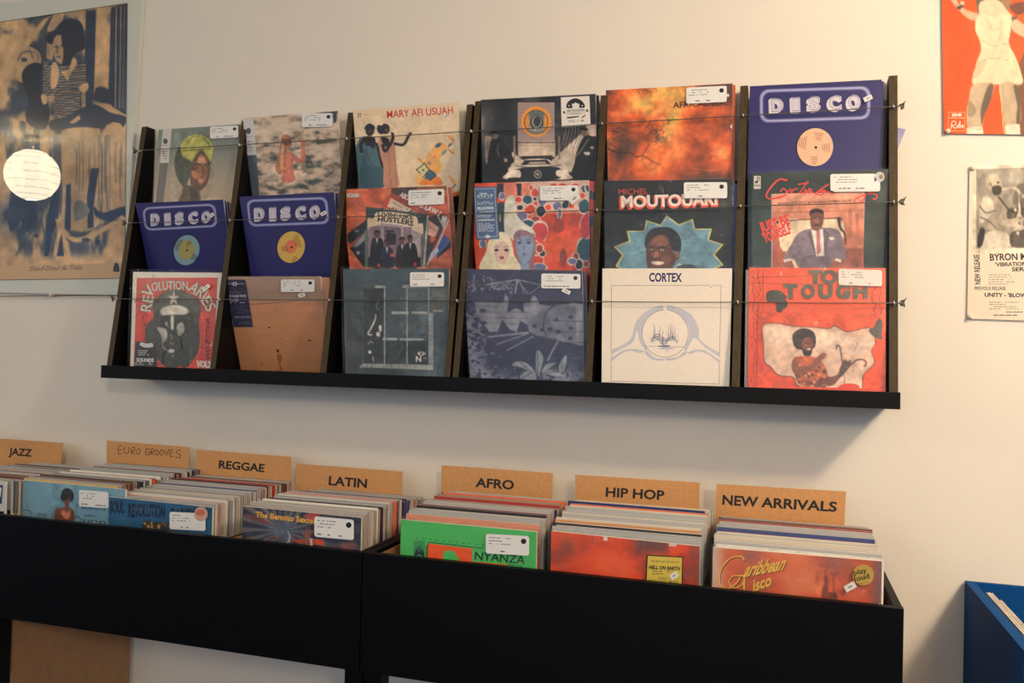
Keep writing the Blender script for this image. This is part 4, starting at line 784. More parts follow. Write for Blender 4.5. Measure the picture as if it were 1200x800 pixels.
W2 = (206, 198, 186); a.curve([(250, 325), (250, 350), (228, 400), (206, 440), (230, 446)], 7, W2); a.blob(278, 408, 9, 22, W2); a.blob(266, 444, 11, 14, W2); a.curve([(204, 500), (222, 484), (236, 492)], 5, (160, 158, 150)); a.blob(216, 546, 10, 8, W2); a.curve([(234, 570), (238, 596)], 6, W2); a.curve([(270, 235), (255, 280), (270, 300)], 5, (110, 118, 118)); a.ell(520, 553, 24, 12, (190, 186, 176)); a.ell(517, 552, 6, 8, (50, 60, 62)); a.text('N', 486, 598, 518, 598, 30, (196, 192, 182), .03); a.scrib(524, 576, 552, 586, 1, (170, 168, 160), .6)
a.label(456, 73, 656, 160, 0)
a.build('vinyl_record', 'dark grey record cover with a pale window-frame grid in creased plastic', 'record', film=2, margin=.006)
# -- row 3, bay 4
a = rackart((542.4, 315), (682, 317), (551, 443), (686, 447), (.118, .118, .128, .142)); a.win(535, 305, 4.706)
def fb(u, v, x, y):
    n = fbm(x/46, y/46, 91, 5); m_ = fbm(x/18, y/18, 95, 3)
    k = sm(n, .42, .6)*.0+.12*m_
    k = k+.75*sm(m_, .42, .55)*((1-sm(x, 130, 190))*sm(y, 250, 300)*(1-.6*sm(y, 540, 700))+sm(y, 520, 640)*(1-sm(np.abs(x-400), 60, 120)*.0)*sm(np.hypot(x-330, y-480), 120, 200)*sm(y, 560, 640))
    return mixc((52, 50, 78), (128, 130, 144), np.clip(k, 0, 1))
a.field(fb, 80)
a.soft(4)
P_ = (136, 136, 146); N_ = (50, 48, 76); Q_ = (112, 114, 132)
for cx, rx in ((95, 60), (215, 75), (270, 50)):
    for k in range(26): x = cx+a.rng.gauss(0, rx*.45); y = 145+a.rng.gauss(0, 20); a.curve([(x, y), (x+a.rng.uniform(-22, 22), y+a.rng.uniform(-20, 24))], 7, P_, 2, 2)
a.line([(160, 140), (335, 108), (470, 140)], 7, P_); a.line([(335, 110), (395, 190)], 6, P_); a.line([(335, 110), (322, 190)], 9, P_); a.line([(345, 115), (375, 190)], 9, Q_); a.line([(470, 140), (400, 190)], 5, P_); a.line([(95, 80), (98, 130)], 5, P_)
a.poly([(100, 235), (420, 240), (520, 260), (650, 240), (700, 250), (700, 480), (640, 470), (500, 460), (400, 410), (300, 400), (180, 400), (110, 300)], (128, 128, 138))
for k in range(5): a.line([(120, 262+k*30), (400, 258+k*34)], 3, (86, 86, 108))
a.shape([(280, 290), (300, 200), (330, 190), (360, 210), (370, 290), (330, 270)], N_); a.shape([(430, 200), (455, 240), (445, 275), (415, 270), (410, 220)], P_); a.shape([(265, 200), (285, 215), (280, 270), (262, 270)], P_)
a.poly([(224, 405), (252, 335), (290, 385), (330, 405), (352, 340), (400, 370), (400, 400), (300, 412)], N_)
a.shape([(400, 335), (480, 280), (540, 255), (650, 260), (655, 300), (655, 480), (600, 470), (560, 425), (510, 470), (440, 430), (400, 400)], (108, 108, 124)); a.curve([(540, 250), (492, 300), (480, 380), (510, 460)], 6, N_)
for k in range(3): a.line([(500, 340+k*60), (700, 345+k*58)], 4, (62, 60, 86))
for x, y in ((430, 370), (470, 390), (515, 385), (550, 335), (630, 320), (630, 382), (630, 438), (560, 400), (550, 450)): a.blob(x, y, 13, 11, N_)
for x, y in ((80, 300), (110, 330), (145, 285), (95, 365), (150, 355), (60, 275), (115, 420), (120, 480), (165, 405), (70, 400), (95, 440)): a.blob(x, y, 17, 12, N_)
a.poly([(170, 420), (400, 400), (440, 420), (700, 480), (700, 480), (640, 560), (520, 600), (440, 560), (300, 600), (200, 600), (160, 500)], N_)
for p, q, w_ in (((170, 430), (400, 405), 10), ((220, 470), (400, 408), 6), ((275, 505), (425, 425), 7)): a.line([p, q], w_, (120, 120, 134))
a.line([(570, 430), (500, 560)], 14, (128, 128, 140), 8); a.shape([(545, 425), (575, 415), (600, 460), (560, 440)], P_); a.line([(440, 500), (436, 640)], 3, (100, 100, 118))
for pts in ([(445, 640), (436, 560), (448, 500), (478, 540), (466, 600)], [(440, 640), (400, 580), (340, 560), (306, 582), (370, 600)], [(470, 630), (490, 580), (552, 570), (530, 590), (500, 610)], [(580, 625), (562, 600), (576, 560), (606, 530), (604, 580)], [(350, 660), (370, 620), (420, 620), (440, 660), (400, 690)], [(480, 620), (520, 610), (560, 620), (590, 640), (530, 640)]): a.shape(pts, (140, 146, 150)); a.line([pts[0], pts[2]], 3, N_)
for k in range(90):
    x = a.rng.uniform(70, 705); y = a.rng.uniform(600, 700) if k % 2 else a.rng.uniform(500, 700)
    if x < 240 or x > 620 or y > 640: a.blob(x, y, 9, 5, (104, 110, 124) if k % 3 else (60, 62, 86), .5, 5)
for x, y in ((240, 538), (280, 545), (320, 600), (268, 600)): a.ell(x, y, 3, 3, P_)
a.label(470, 76, 686, 160, .01); a.sticker(584, 166, 632, 188, .45)
a.build('vinyl_record', 'navy and grey illustrated record cover with big leaves and wooden planks', 'record', film=1)
b = spare(a, .030, .012, .0075, '', (60, 58, 84)); b.build('vinyl_record', 'spare sleeve with white edges behind the navy leaf cover', 'record', .004, edge=(196, 190, 196))
# -- row 3, bay 5
a = rackart((706, 314.5), (858, 314.3), (705, 449.8), (854.8, 454.8), (.118, .142)); a.win(695, 305, 4.571)
CR = (236, 222, 204); a.fill(CR); g1 = (132, 124, 128); bl = (196, 192, 198)
for p, q in (((98, 137), (622, 136)), ((668, 136), (686, 136)), ((686, 136), (674, 664)), ((674, 664), (96, 648)), ((96, 648), (98, 137))): a.line([p, q], 2.6, g1)
a.text('CORTEX', 300, 114, 476, 116, 46, (40, 38, 92), .035)
a.shape([(375, 245), (320, 258), (262, 295), (225, 345), (205, 420), (150, 462), (100, 485), (100, 540), (150, 505), (200, 488), (250, 500), (290, 480), (262, 420), (270, 350), (310, 300), (372, 275)], bl)
a.shape([(398, 245), (470, 262), (530, 300), (565, 370), (572, 430), (640, 480), (676, 500), (676, 552), (620, 510), (560, 492), (520, 505), (490, 480), (515, 410), (505, 350), (465, 305), (400, 278)], bl)
a.shape([(235, 380), (215, 440), (160, 475), (104, 505), (104, 520), (170, 482), (240, 480), (280, 490), (250, 440)], CR); a.shape([(548, 420), (600, 470), (674, 520), (674, 535), (600, 488), (545, 484), (500, 496), (525, 440)], CR)
a.shape([(290, 490), (330, 525), (378, 530), (376, 540), (320, 536), (280, 505)], bl); a.shape([(490, 492), (450, 522), (392, 528), (392, 540), (440, 535), (500, 505)], bl)
a.ell(386, 396, 124, 126, (238, 224, 206), n=48); a.ring(386, 396, 125, 127, 2.5, (120, 116, 132), 48)
iv = (110, 106, 136)
for k in range(34):
    x = 310+k*4.2; h_ = a.rng.choice([14, 24, 44, 80, 20]); y = 440-18*math.sin(k*.3); a.curve([(x, y), (x+a.rng.uniform(-5, 5), y-h_*.5), (x+a.rng.uniform(-9, 9), y-h_)], 3.2, iv, 2, .8)
for k in range(3): a.curve([(315, 430+k*8), (345, 400+k*14), (390, 425+k*6), (445, 410+k*10)], 3, iv)
a.line([(282, 464), (486, 468)], 2, iv); a.line([(350, 464), (410, 464)], 7, iv); a.line([(396, 440), (398, 500)], 2, iv); a.ell(394, 476, 40, 6, (196, 190, 192)); a.ell(386, 464, 26, 5, iv)
a.rect(376, 246, 396, 292, CR); a.scrib(300, 666, 448, 674, 1, g1, .5); a.line([(628, 150), (642, 138)], 3, g1); a.line([(650, 140), (662, 134)], 3, g1)
a.build('vinyl_record', 'cream record cover with a thin line drawing of two hands round a circle', 'record', edge=(206, 190, 174), back=(200, 190, 176))
# -- row 3, bay 6
a = rackart((877.8, 313.5), (1038, 314), (876, 455.5), (1037.7, 458.5), (.118, .142)); a.win(860, 300, 4.21)
RO = (228, 72, 40); a.field(lambda u, v, x, y: mixc((232, 98, 66), (228, 82, 36), sm(v+.2*fbm(u*3, v*3, 3), .2, .7)), 16)
DG = (96, 44, 34)
a.line([(80, 106), (370, 100)], 2, DG); a.line([(80, 132), (365, 140)], 2, DG); a.line([(148, 632), (285, 634)], 2, DG); a.line([(148, 612), (285, 616)], 2, DG)
for xc in (98, 126, 690, 722):
    for k in range(46):
        y = 70+k*12.8
        if xc > 600 and 330 < y < 420: continue
        x = xc+a.rng.uniform(-9, 9); a.curve([(x, y), (x+a.rng.uniform(-9, 9), y+7), (x+a.rng.uniform(-6, 6), y+12)], 2.2, DG, 2)
    if xc in (126, 690): a.line([(xc+18 if xc < 400 else xc-18, 420 if xc > 400 else 70), (xc+18 if xc < 400 else xc-18, 640)], 1.6, DG)
GR = (104, 100, 84)
a.text('TO', 370, 134, 512, 134, 62, GR, .06)
for i, ch in enumerate('TOUGH'): a.text(ch, 246+i*86, 207-i*.5, 316+i*86, 206, 64, GR, .06)
a.shape([(160, 210), (165, 178), (200, 168), (238, 178), (262, 205), (250, 215), (262, 222), (262, 250), (240, 268), (236, 295), (220, 302), (212, 270), (206, 228), (170, 225)], (76, 74, 64))
a.shape([(142, 340), (220, 332), (290, 345), (400, 350), (470, 358), (498, 342), (560, 372), (660, 352), (690, 380), (700, 430), (680, 470), (695, 530), (640, 590), (630, 665), (560, 672), (520, 660), (450, 672), (380, 670), (310, 640), (290, 600), (220, 590), (180, 550), (148, 520), (144, 430)], (86, 44, 34))
a.shape([(145, 343), (220, 336), (290, 349), (400, 354), (470, 362), (498, 347), (560, 376), (660, 356), (687, 380), (696, 430), (676, 470), (691, 528), (636, 588), (626, 665), (560, 668), (520, 656), (450, 668), (380, 666), (314, 636), (293, 596), (222, 586), (183, 546), (152, 518), (148, 430)], (222, 184, 160))
_fl = a.lastf; a.soft(5); a.shape([(142, 340), (220, 332), (290, 345), (400, 350), (470, 358), (498, 342), (560, 372), (660, 352), (690, 380), (700, 430), (680, 470), (695, 530), (640, 590), (630, 665), (560, 672), (520, 660), (450, 672), (380, 670), (310, 640), (290, 600), (220, 590), (180, 550), (148, 520), (144, 430)], (86, 44, 34)); a.shape([(145, 343), (220, 336), (290, 349), (400, 354), (470, 362), (498, 347), (560, 376), (660, 356), (687, 380), (696, 430), (676, 470), (691, 528), (636, 588), (626, 665), (560, 668), (520, 656), (450, 668), (380, 666), (314, 636), (293, 596), (222, 586), (183, 546), (152, 518), (148, 430)], (222, 184, 160)); a.shape([(160, 350), (300, 360), (420, 372), (600, 400), (680, 400), (640, 480), (500, 470), (300, 440), (170, 420)], (228, 196, 174)); a.shape([(664, 370), (690, 350), (705, 318), (722, 308), (734, 340), (728, 390), (735, 410), (700, 405)], (88, 84, 76))
a.shape([(290, 420), (292, 385), (320, 362), (360, 358), (395, 378), (406, 420), (395, 455), (360, 462), (320, 462), (298, 445)], (54, 34, 30)); a.shape([(335, 430), (350, 405), (378, 405), (390, 430), (382, 470), (362, 488), (342, 475)], (128, 72, 50)); a.shape([(338, 455), (360, 470), (386, 452), (380, 490), (358, 496), (342, 484)], (42, 26, 24)); a.ell(370, 460, 10, 4, (220, 200, 184)); a.ell(356, 430, 5, 3, (20, 14, 14)); a.ell(376, 428, 5, 3, (20, 14, 14)); a.curve([(366, 430), (372, 445), (364, 448)], 3, (90, 46, 34))
a.shape([(290, 510), (330, 495), (400, 500), (440, 530), (470, 600), (470, 640), (360, 650), (320, 620), (300, 580)], (190, 96, 56)); a.shape([(300, 510), (285, 530), (290, 570), (330, 600), (390, 560), (440, 510), (452, 484), (436, 478), (410, 500), (360, 545)], (146, 86, 62)); a.curve([(405, 522), (440, 500), (450, 480)], 16, (156, 94, 70))
a.shape([(300, 580), (330, 610), (400, 620), (440, 600), (500, 590), (540, 560), (575, 530), (570, 550), (520, 605), (480, 640), (380, 640), (320, 630)], (124, 68, 50))
for k in range(34): x = a.rng.uniform(310, 450); y = a.rng.uniform(530, 650); a.blob(x, y, 10, 8, ((206, 110, 50), (120, 62, 44), (90, 62, 60), (226, 140, 80))[k % 4], .4, 6)
a.curve([(505, 460), (508, 442), (522, 448), (530, 490), (540, 560)], 7, (96, 66, 56)); a.curve([(560, 550), (610, 512), (645, 516), (652, 535), (640, 545)], 8, (110, 70, 54)); a.shape([(520, 560), (545, 510), (560, 520), (578, 515), (560, 560), (520, 600)], (84, 62, 58)); a.curve([(540, 560), (546, 630)], 3, (90, 70, 64)); a.line([(590, 480), (612, 430)], 2.5, (120, 90, 80))
a.flush(); a.shape([(520, 640), (560, 628), (612, 636), (612, 665), (510, 668)], RO); a.poly([(300, 645), (760, 655), (760, 700), (300, 700)], (224, 74, 40))
a.label(516, 68, 730, 148, .03, False, (228, 214, 206))
a.build('vinyl_record', 'bright red-orange record cover with a man with an afro in a pale torn shape', 'record', film=2)
b = spare(a, -.025, .012, .0075, '', (214, 190, 170)); b.build('vinyl_record', 'spare cream-edged sleeve left of the red-orange cover', 'record', .004, edge=(222, 206, 186))

# ---------------------------------------------------------------- the bins
ZT = 1.049
units = [(-3.085, -1.985, 'leftmost long black record bin, cut off by the frame'), (-1.982, -.882, 'middle black record bin on legs under the left half of the rack'), (-.879, .226, 'right-hand black record bin ending beside the blue crate')]
DIV = {0: [-2.72, -2.35], 1: [-1.655, -1.285], 2: [-.505, -.135]}
for i, (x0, x1, lab) in enumerate(units):
    r_ = thing('record_bin', ((x0+x1)/2, -.28, 0), lab, 'record bin')
    MB().box(x0, x1, -.548, -.530, .786, ZT).build('front_board', M_binblk, r_)
    for x in (x0, x1-.014):
        MB().box(x, x+.014, -.530, -.012, .80, ZT-.002, 0).build('side_board', [M_binblk], r_)
    for x in DIV[i]:
        m_ = MB(); m_.box(x-.006, x+.006, -.530, -.022, .82, ZT-.018, 1, 0); m_.build('divider', [M_binblk, M_ply], r_)
    MB().box(x0+.014, x0+.0165, -.528, -.02, .82, ZT-.012).build('side_lining', M_ply, r_)
    MB().box(x0+.014, x1-.014, -.530, -.012, .80, .815).build('bottom_board', M_ply, r_)
    MB().box(x0+.014, x1-.014, -.022, -.012, .815, ZT-.01).build('back_board', M_binblk, r_)
    for lx in (x0+.002, x1-.044):
        MB().box(lx, lx+.042, -.530, -.49, 0, .80).build('leg', M_binblk, r_)
    MB().box(*((x0+.003, x0+.021) if i < 2 else (x1-.021, x1-.003)), -.488, -.02, 0, .798).build('end_panel', M_tan, r_)

PAL = [(206, 196, 176), (196, 188, 172), (214, 204, 186), (160, 130, 104), (60, 58, 62), (34, 32, 36), (170, 52, 40), (224, 104, 60), (60, 72, 120), (30, 44, 96), (110, 106, 102), (220, 184, 110), (86, 60, 46), (176, 176, 172), (232, 226, 214), (120, 76, 66)]
_t = 'first second third fourth fifth sixth seventh eighth ninth tenth eleventh twelfth thirteenth fourteenth fifteenth sixteenth seventeenth eighteenth nineteenth twentieth'.split()
ORD = _t+['twenty-'+x for x in _t[:9]]+['thirtieth']+['thirty-'+x for x in _t[:9]]
def packed(x0, yf, yb, n, zf, zm, zb, seed, label, group, accents=(), xshift=0, tops=None):
    R = random.Random(seed); step = (yf-yb)/n; sec = label.split('behind the ')[1].replace(' front cover', '')
    names = {0: 'cream', 1: 'grey-white', 2: 'cream', 3: 'tan', 4: 'charcoal', 5: 'black', 6: 'brick-red', 7: 'orange', 8: 'slate-blue', 9: 'navy', 10: 'grey', 11: 'straw', 12: 'brown', 13: 'light grey', 14: 'white', 15: 'dusky brown'}
    for k in range(n):
        t = (k+1)/n; y = yf-step*(k+1)+step*.1; ci = R.randrange(len(PAL)); c = lin(PAL[ci]); c2 = lin(R.choice(PAL))
        z = zf+(zm-zf)*math.sin(min(t*1.9, 1.57)) + (zb-zm)*max(0, (t-.5)/.5) + R.uniform(-.0045, .0045)
        xx = x0+xshift*t+R.uniform(-.005, .005); th = step*R.uniform(.62, .82); lean = .004*math.sin(k*.33+seed)
        lab = names[ci]+'-sided record, '+ORD[k]+' behind the '+sec+' front cover'
        tj = R.choice((18, 10, 2, -14, -40, -75)); top1 = lin(tuple(min(v+tj+R.uniform(-6, 6), 250) for v in (tops or (196, 190, 176))))
        z0 = z-.313
        for (ka, cc, la) in accents:
            if ka == k: c = c2 = lin(cc); lab = la; top1 = lin(cc)
        # a sleeve of two printed walls and a paler inner between them, all in one object
        V = []; F = []; C = []
        def slab(ya, yb_, dz, colr, colt, xa=0, xb=.314):
            nn = len(V); a_, b_ = xx+xa, xx+xb; zz = z+dz
            P = [(a_, ya, z0), (b_, ya, z0), (b_, yb_, z0), (a_, yb_, z0), (a_, ya+lean, zz), (b_, ya+lean, zz), (b_, yb_+lean, zz), (a_, yb_+lean, zz)]
            for f in ((0, 3, 2, 1), (0, 1, 5, 4), (1, 2, 6, 5), (2, 3, 7, 6), (3, 0, 4, 7)):
                for v_ in f: V.append(P[v_]); C.append(colr)
                F.append(tuple(range(len(V)-4, len(V))))
            for v_ in (4, 5, 6, 7): V.append(P[v_]); C.append(colt)
            F.append(tuple(range(len(V)-4, len(V))))
        ya = -y; w_ = th
        slab(ya, ya+w_*.22, .001+R.uniform(0, .0025), c if R.random() < .5 else lin((170, 168, 164)), lin(R.choice(((236, 234, 228), (214, 210, 200), (180, 182, 180)))), -.0008, .3146)
        slab(ya+w_*.22, ya+w_*.85, 0, c, top1 if R.random() < .80 else c*.45+top1*.55)
        slab(ya+w_*.85, ya+w_, .001, c2, c2)
        o = mesh_obj('vinyl_record', V, F, M_print, None, None, np.array(C), origin=(xx+.157, ya, z0))
        tag(o, lab, 'record', group)
def binfront(TL, TR, Y, drop=.313, w=None):
    A = bp(*TL, Y); B = bp(*TR, Y)
    return Art(A, B, A-np.array([0, -.004, drop]), B-np.array([0, -.004, drop]))

# New arrivals
a = binfront((835.5, 641), (1033.5, 657.5), .505); a.win(820, 555, 5)
a.field(lambda u, v, x, y: mixc(mixc(ramp(np.clip(fbm(u*4, v*5, 101)*1.4-.2, 0, 1), [(0, (134, 72, 60)), (.5, (206, 96, 62)), (1, (224, 134, 92))]), (206, 176, 158), (1-sm(x, 90, 170))*.9), (124, 96, 100), .8*sm(x, 990, 1050)+.55*np.exp(-((x-300)**2/3000+(y-480)**2/2500))+.55*np.exp(-((x-790)**2/9000+(y-520)**2/5000))), 60)
a.soft(14)
a.poly([(735, 560), (750, 620), (756, 690), (800, 695), (815, 760), (705, 750), (715, 690), (730, 640)], (128, 70, 56)); a.line([(780, 580), (786, 700)], 5, (120, 70, 60))
a.flush()
YE = (226, 180, 74); SH_ = (70, 40, 34)
def script(pts, w_):
    a.curve([(x+4, y+5) for x, y in pts], w_, SH_); a.curve(pts, w_, YE)
script([(262, 505), (240, 484), (180, 495), (125, 560), (118, 640), (160, 672), (215, 640), (245, 590)], 8)
script([(262, 690), (262, 606), (240, 598), (195, 600), (172, 632), (190, 664), (225, 664), (252, 640), (262, 606)], 7)
for d_, cc in ((4, SH_), (0, YE)):
    a.text('aribbean', 250+d_, 604+d_, 486+d_, 562+d_, 76, cc, .03, .22, 0, 0); a.text('isco', 312+d_, 690+d_, 420+d_, 652+d_, 66, cc, .03, .22)
a.curve([(262, 600), (256, 650), (262, 700), (220, 690), (180, 690)], 6, YE); a.curve([(350, 712), (390, 708), (460, 714)], 7, (236, 170, 60))
a.part('round_sticker', .0056); a.ell(957, 588, 62, 60, (188, 158, 74), n=36); a.text('play', 902, 590, 980, 572, 30, (36, 28, 24), .02); a.text('loud', 908, 626, 994, 606, 30, (36, 28, 24), .02); a.line([(930, 640), (985, 630)], 2, (90, 74, 40)); a.cur = a.parts[0]
a.sticker(846, 636, 914, 676, -.5); k_ = a.cur
a.build('vinyl_record', 'red-orange record with yellow script lettering and round gold sticker, front of its bin', 'record', film=2)
packed(-.120, .488, .115, 36, 1.122, 1.142, 1.112, 11, 'record packed upright behind the New Arrivals front cover', 'records in the New Arrivals section', tops=(206, 196, 184), accents=((1, (206, 196, 190), 'pale sleeve directly behind the yellow script cover'),), xshift=-.004)
# Hip hop
a = binfront((646, 622), (820, 640), .508); a.win(630, 540, 5)
a.field(lambda u, v, x, y: mixc(ramp(np.clip(fbm(u*4.2, v*5.5, 111)*1.7-.32, 0, 1), [(0, (92, 46, 40)), (.35, (176, 64, 36)), (.6, (222, 78, 34)), (1, (232, 96, 44))]), (96, 66, 66), .85*sm(x, 540, 600)*(1-sm(x, 740, 790))*(1-sm(y, 500, 580))+.6*np.exp(-((x-170)**2+(y-510)**2)/3500)+.35*(sm(x, 870, 920))), 60)
a.rect(386, 440, 410, 466, (214, 206, 198)); a.rect(770, 470, 814, 500, (206, 190, 180))
a.part('yellow_sticker', .0056); a.poly([(640, 546), (854, 556), (850, 760), (634, 760)], (40, 34, 30)); a.poly([(648, 552), (848, 562), (844, 760), (640, 760)], (212, 188, 80)); tc_ = (112, 92, 50)
a.text('THIS FEATURES THE NEW HITS', 664, 588, 832, 596, 12, tc_, .01); a.text('HELL ON EARTH', 654, 628, 836, 636, 20, (36, 28, 28), .05); a.scrib(676, 640, 790, 668, 2, tc_, .4); a.text('NAS', 712, 690, 762, 692, 16, tc_, .01); a.text('METHOD MAN', 654, 706, 826, 716, 17, tc_, .01); a.text('RAEKWON', 690, 730, 800, 736, 15, tc_, .01); a.cur = a.parts[0]
a.sticker(778, 650, 826, 684, -.55)
a.build('vinyl_record', 'smoky red record cover with a square yellow sticker, front of the hip hop bin', 'record', film=2)
packed(-.463, .490, .115, 36, 1.126, 1.160, 1.118, 12, 'record packed upright behind the Hip Hop front cover', 'records in the Hip Hop section', tops=(202, 192, 176), accents=((0, (92, 84, 86), 'dark sleeve directly behind the smoky red cover'), (4, (196, 140, 92), 'orange-edged record near the front of the hip hop section')), xshift=-.004)
# Afro
a = binfront((470, 608.5), (629, 623), .512); a.win(450, 530, 5.333)
a.field(lambda u, v, x, y: mixc((74, 178, 92), (92, 194, 104), fbm(u*5, v*5, 121)), 16); K_ = (28, 36, 30)
a.poly([(275, 568), (552, 600), (550, 680), (770, 700), (765, 800), (262, 800)], (238, 92, 34)); a.line([(278, 560), (540, 590), (620, 598)], 5, K_)
for k in range(11): a.line([(205+k*41, 535+k*4.2), (212+k*41, 535.6+k*4.2)], 7, K_)
for k in range(8): a.line([(258, 590+k*16), (274, 592+k*16)], 6, K_)
a.line([(276, 562), (262, 720)], 5, K_)
a.shape([(345, 700), (370, 660), (375, 620), (410, 612), (440, 622), (465, 660), (480, 680), (505, 685), (512, 720), (500, 800), (345, 800)], (80, 184, 96))
a.rect(186, 552, 256, 680, (66, 150, 84)); a.shape([(190, 640), (205, 600), (222, 585), (240, 604), (252, 640), (240, 680), (200, 680)], (32, 52, 52)); a.ell(222, 604, 16, 18, (56, 110, 84)); a.curve([(196, 660), (220, 640), (248, 662)], 5, (110, 190, 130))
a.text('NYANZA', 566, 668, 880, 696, 50, K_, .012); a.line([(308, 660), (325, 630)], 3, (180, 60, 30)); a.line([(772, 700), (858, 708)], 3, K_); a.line([(858, 706), (854, 760)], 3, K_); a.curve([(800, 760), (815, 735), (835, 720)], 5, K_)
for i in range(3): a.sticker(0, 0, 1, 1, 0) if 0 else None
a.label(641, 512, 912, 634, .055)
a.build('vinyl_record', 'bright green record cover with an orange map shape, front of the afro bin', 'record', film=1)
packed(-.808, .494, .115, 36, 1.126, 1.152, 1.122, 13, 'record packed upright behind the Afro front cover', 'records in the Afro section', tops=(200, 194, 178), accents=((0, (206, 138, 106), 'peach sleeve directly behind the bright green cover'), (4, (52, 70, 116), 'navy sleeve standing proud in the afro section'), (3, (214, 176, 60), 'yellow-sided record near the front of the afro section')), xshift=.012)
# Latin
a = binfront((285, 593), (423.5, 606.5), .505); a.win(270, 530, 5.454)
def fl(u, v, x, y):
    an = np.arctan2(y-500, x-330); r = np.hypot(x-330, y-500); s_ = np.sin(an*22+r*.004)
    c = mixc((54, 58, 74), (112, 104, 104), sm(s_, -.2, .6)); c = mixc(c, (120, 130, 150), .6*np.exp(-r**2/9000)); return mixc(c, (66, 68, 88), .6*sm(x, 560, 700))
a.field(fl, 110, m=70)
a.soft(7)
a.poly([(470, 400), (560, 382), (600, 384), (520, 440)], (190, 78, 66)); a.poly([(380, 560), (540, 552), (600, 560), (590, 592), (420, 575)], (206, 82, 50)); a.poly([(90, 390), (150, 400), (260, 450), (240, 460), (100, 410)], (128, 66, 62)); a.poly([(690, 580), (790, 570), (820, 600), (720, 630)], (126, 84, 82)); a.poly([(520, 610), (620, 615), (640, 640), (520, 640)], (206, 96, 56))
a.shape([(455, 520), (470, 510), (478, 525), (482, 480), (490, 478), (496, 505), (506, 476), (512, 480), (510, 510), (524, 500), (528, 508), (510, 545), (516, 620), (480, 615), (484, 550)], (160, 96, 78)); a.poly([(508, 550), (522, 548), (528, 620), (514, 622)], (206, 200, 196)); a.curve([(366, 500), (380, 540), (368, 580)], 7, (206, 206, 206)); a.blob(295, 546, 12, 14, (150, 96, 80)); a.curve([(240, 560), (270, 540), (300, 570)], 10, (120, 76, 70))
a.flush()
for dx, cc in ((3, (90, 50, 30)), (0, (232, 176, 74))): a.text('The Bennito Sextet', 160+dx, 412+dx, 545+dx, 456+dx, 36, cc, .03)
a.label(544, 416, 796, 546, .09)
a.build('vinyl_record', 'dark record cover with radiating rays and yellow lettering, front of the latin bin', 'record', film=1)
packed(-1.226, .487, .115, 36, 1.118, 1.122, 1.102, 14, 'record packed upright behind the Latin front cover', 'records in the Latin section', tops=(208, 200, 184), accents=((7, (44, 66, 124), 'dark blue sleeve standing proud in the latin section'), (4, (206, 92, 62), 'red-edged record near the front of the latin section')))
# Reggae
a = binfront((127.5, 582), (249, 594.5), .478); a.win(110, 530, 5)
a.field(lambda u, v, x, y: mixc((30, 84, 120), (52, 112, 148), .7*fbm(u*4, v*5, 131)+.3*sm(v, 0, .2)), 20)
Kb = (22, 44, 70)
for t, x0, x1, y0, y1 in (('SOUL', 92, 178, 350, 352), ('REVOLUTION', 200, 418, 374, 382), ('PARTY', 450, 596, 392, 396)): a.text(t, x0, y0, x1, y1, 64 if t != 'REVOLUTION' else 72, Kb, .06)
a.soft(5)
a.poly([(290, 398), (442, 416), (436, 500), (284, 500)], (74, 62, 46))
for k in range(22): a.blob(a.rng.uniform(296, 432), a.rng.uniform(412, 490), 7, 9, ((196, 164, 96), (140, 104, 66), (50, 40, 34))[k % 3], .4, 6)
a.part('round_sticker', .0056); a.ell(636, 358, 40, 42, (206, 162, 140), n=30); a.ell(632, 350, 26, 18, (196, 110, 90), n=20); a.cur = a.parts[0]
a.label(452, 350, 662, 452, .05); a.label(452, 350, 662, 452, .05) if 0 else None
a.build('vinyl_record', 'deep blue record cover with dark block lettering, front of the reggae bin', 'record', film=1)
packed(-1.651, .462, .115, 36, 1.103, 1.118, 1.112, 15, 'record packed upright behind the Reggae front cover', 'records in the Reggae section', tops=(208, 204, 186), accents=((0, (214, 206, 192), 'cream sleeve directly behind the deep blue cover'), (1, (196, 96, 80), 'red-edged record near the front of the reggae section')))
# Euro
a = binfront((27.5, 562.5), (147, 573.5), .455); a.win(0, 500, 6.67)
a.field(lambda u, v, x, y: mixc((112, 156, 174), (140, 176, 188), fbm(u*3, v*4, 141)), 16)
a.soft(7)
a.shape([(425, 720), (432, 650), (470, 630), (505, 625), (508, 590), (540, 590), (540, 625), (575, 650), (580, 720), (560, 740), (440, 730)], (128, 78, 58)); a.ell(524, 575, 26, 34, (120, 72, 54)); a.shape([(474, 560), (485, 500), (525, 478), (565, 500), (578, 550), (560, 590), (545, 560), (520, 568), (495, 580)], (44, 40, 40)); a.shape([(480, 680), (500, 650), (530, 665), (545, 640), (550, 690), (520, 720)], (206, 130, 110))
a.flush()
Kt = (54, 84, 96)
a.curve([(170, 670), (190, 652), (230, 655), (250, 690)], 6, Kt); a.text('ana', 290, 700, 365, 705, 40, Kt, -.0); a.curve([(580, 730), (590, 705), (615, 700), (635, 730)], 6, Kt); a.text('uno', 650, 750, 830, 765, 44, Kt); a.text('adios', 660, 700, 745, 705, 22, Kt, .01); a.text('MUSICAS DE', 640, 640, 830, 655, 16, Kt, .02); a.text('la', 592, 625, 610, 627, 40, Kt, .01); a.scrib(205, 600, 260, 630, 2, (92, 130, 150), .4)
a.label(630, 498, 860, 626, .08, False)
a.build('vinyl_record', 'light blue record cover with a dark-haired woman, front of the euro grooves bin', 'record', film=1)
packed(-1.972, .440, .115, 34, 1.126, 1.126, 1.130, 16, 'record packed upright behind the Euro Grooves front cover', 'records in the Euro Grooves section', tops=(206, 206, 196), accents=((9, (40, 44, 48), 'black-edged record standing in the euro grooves section'),))
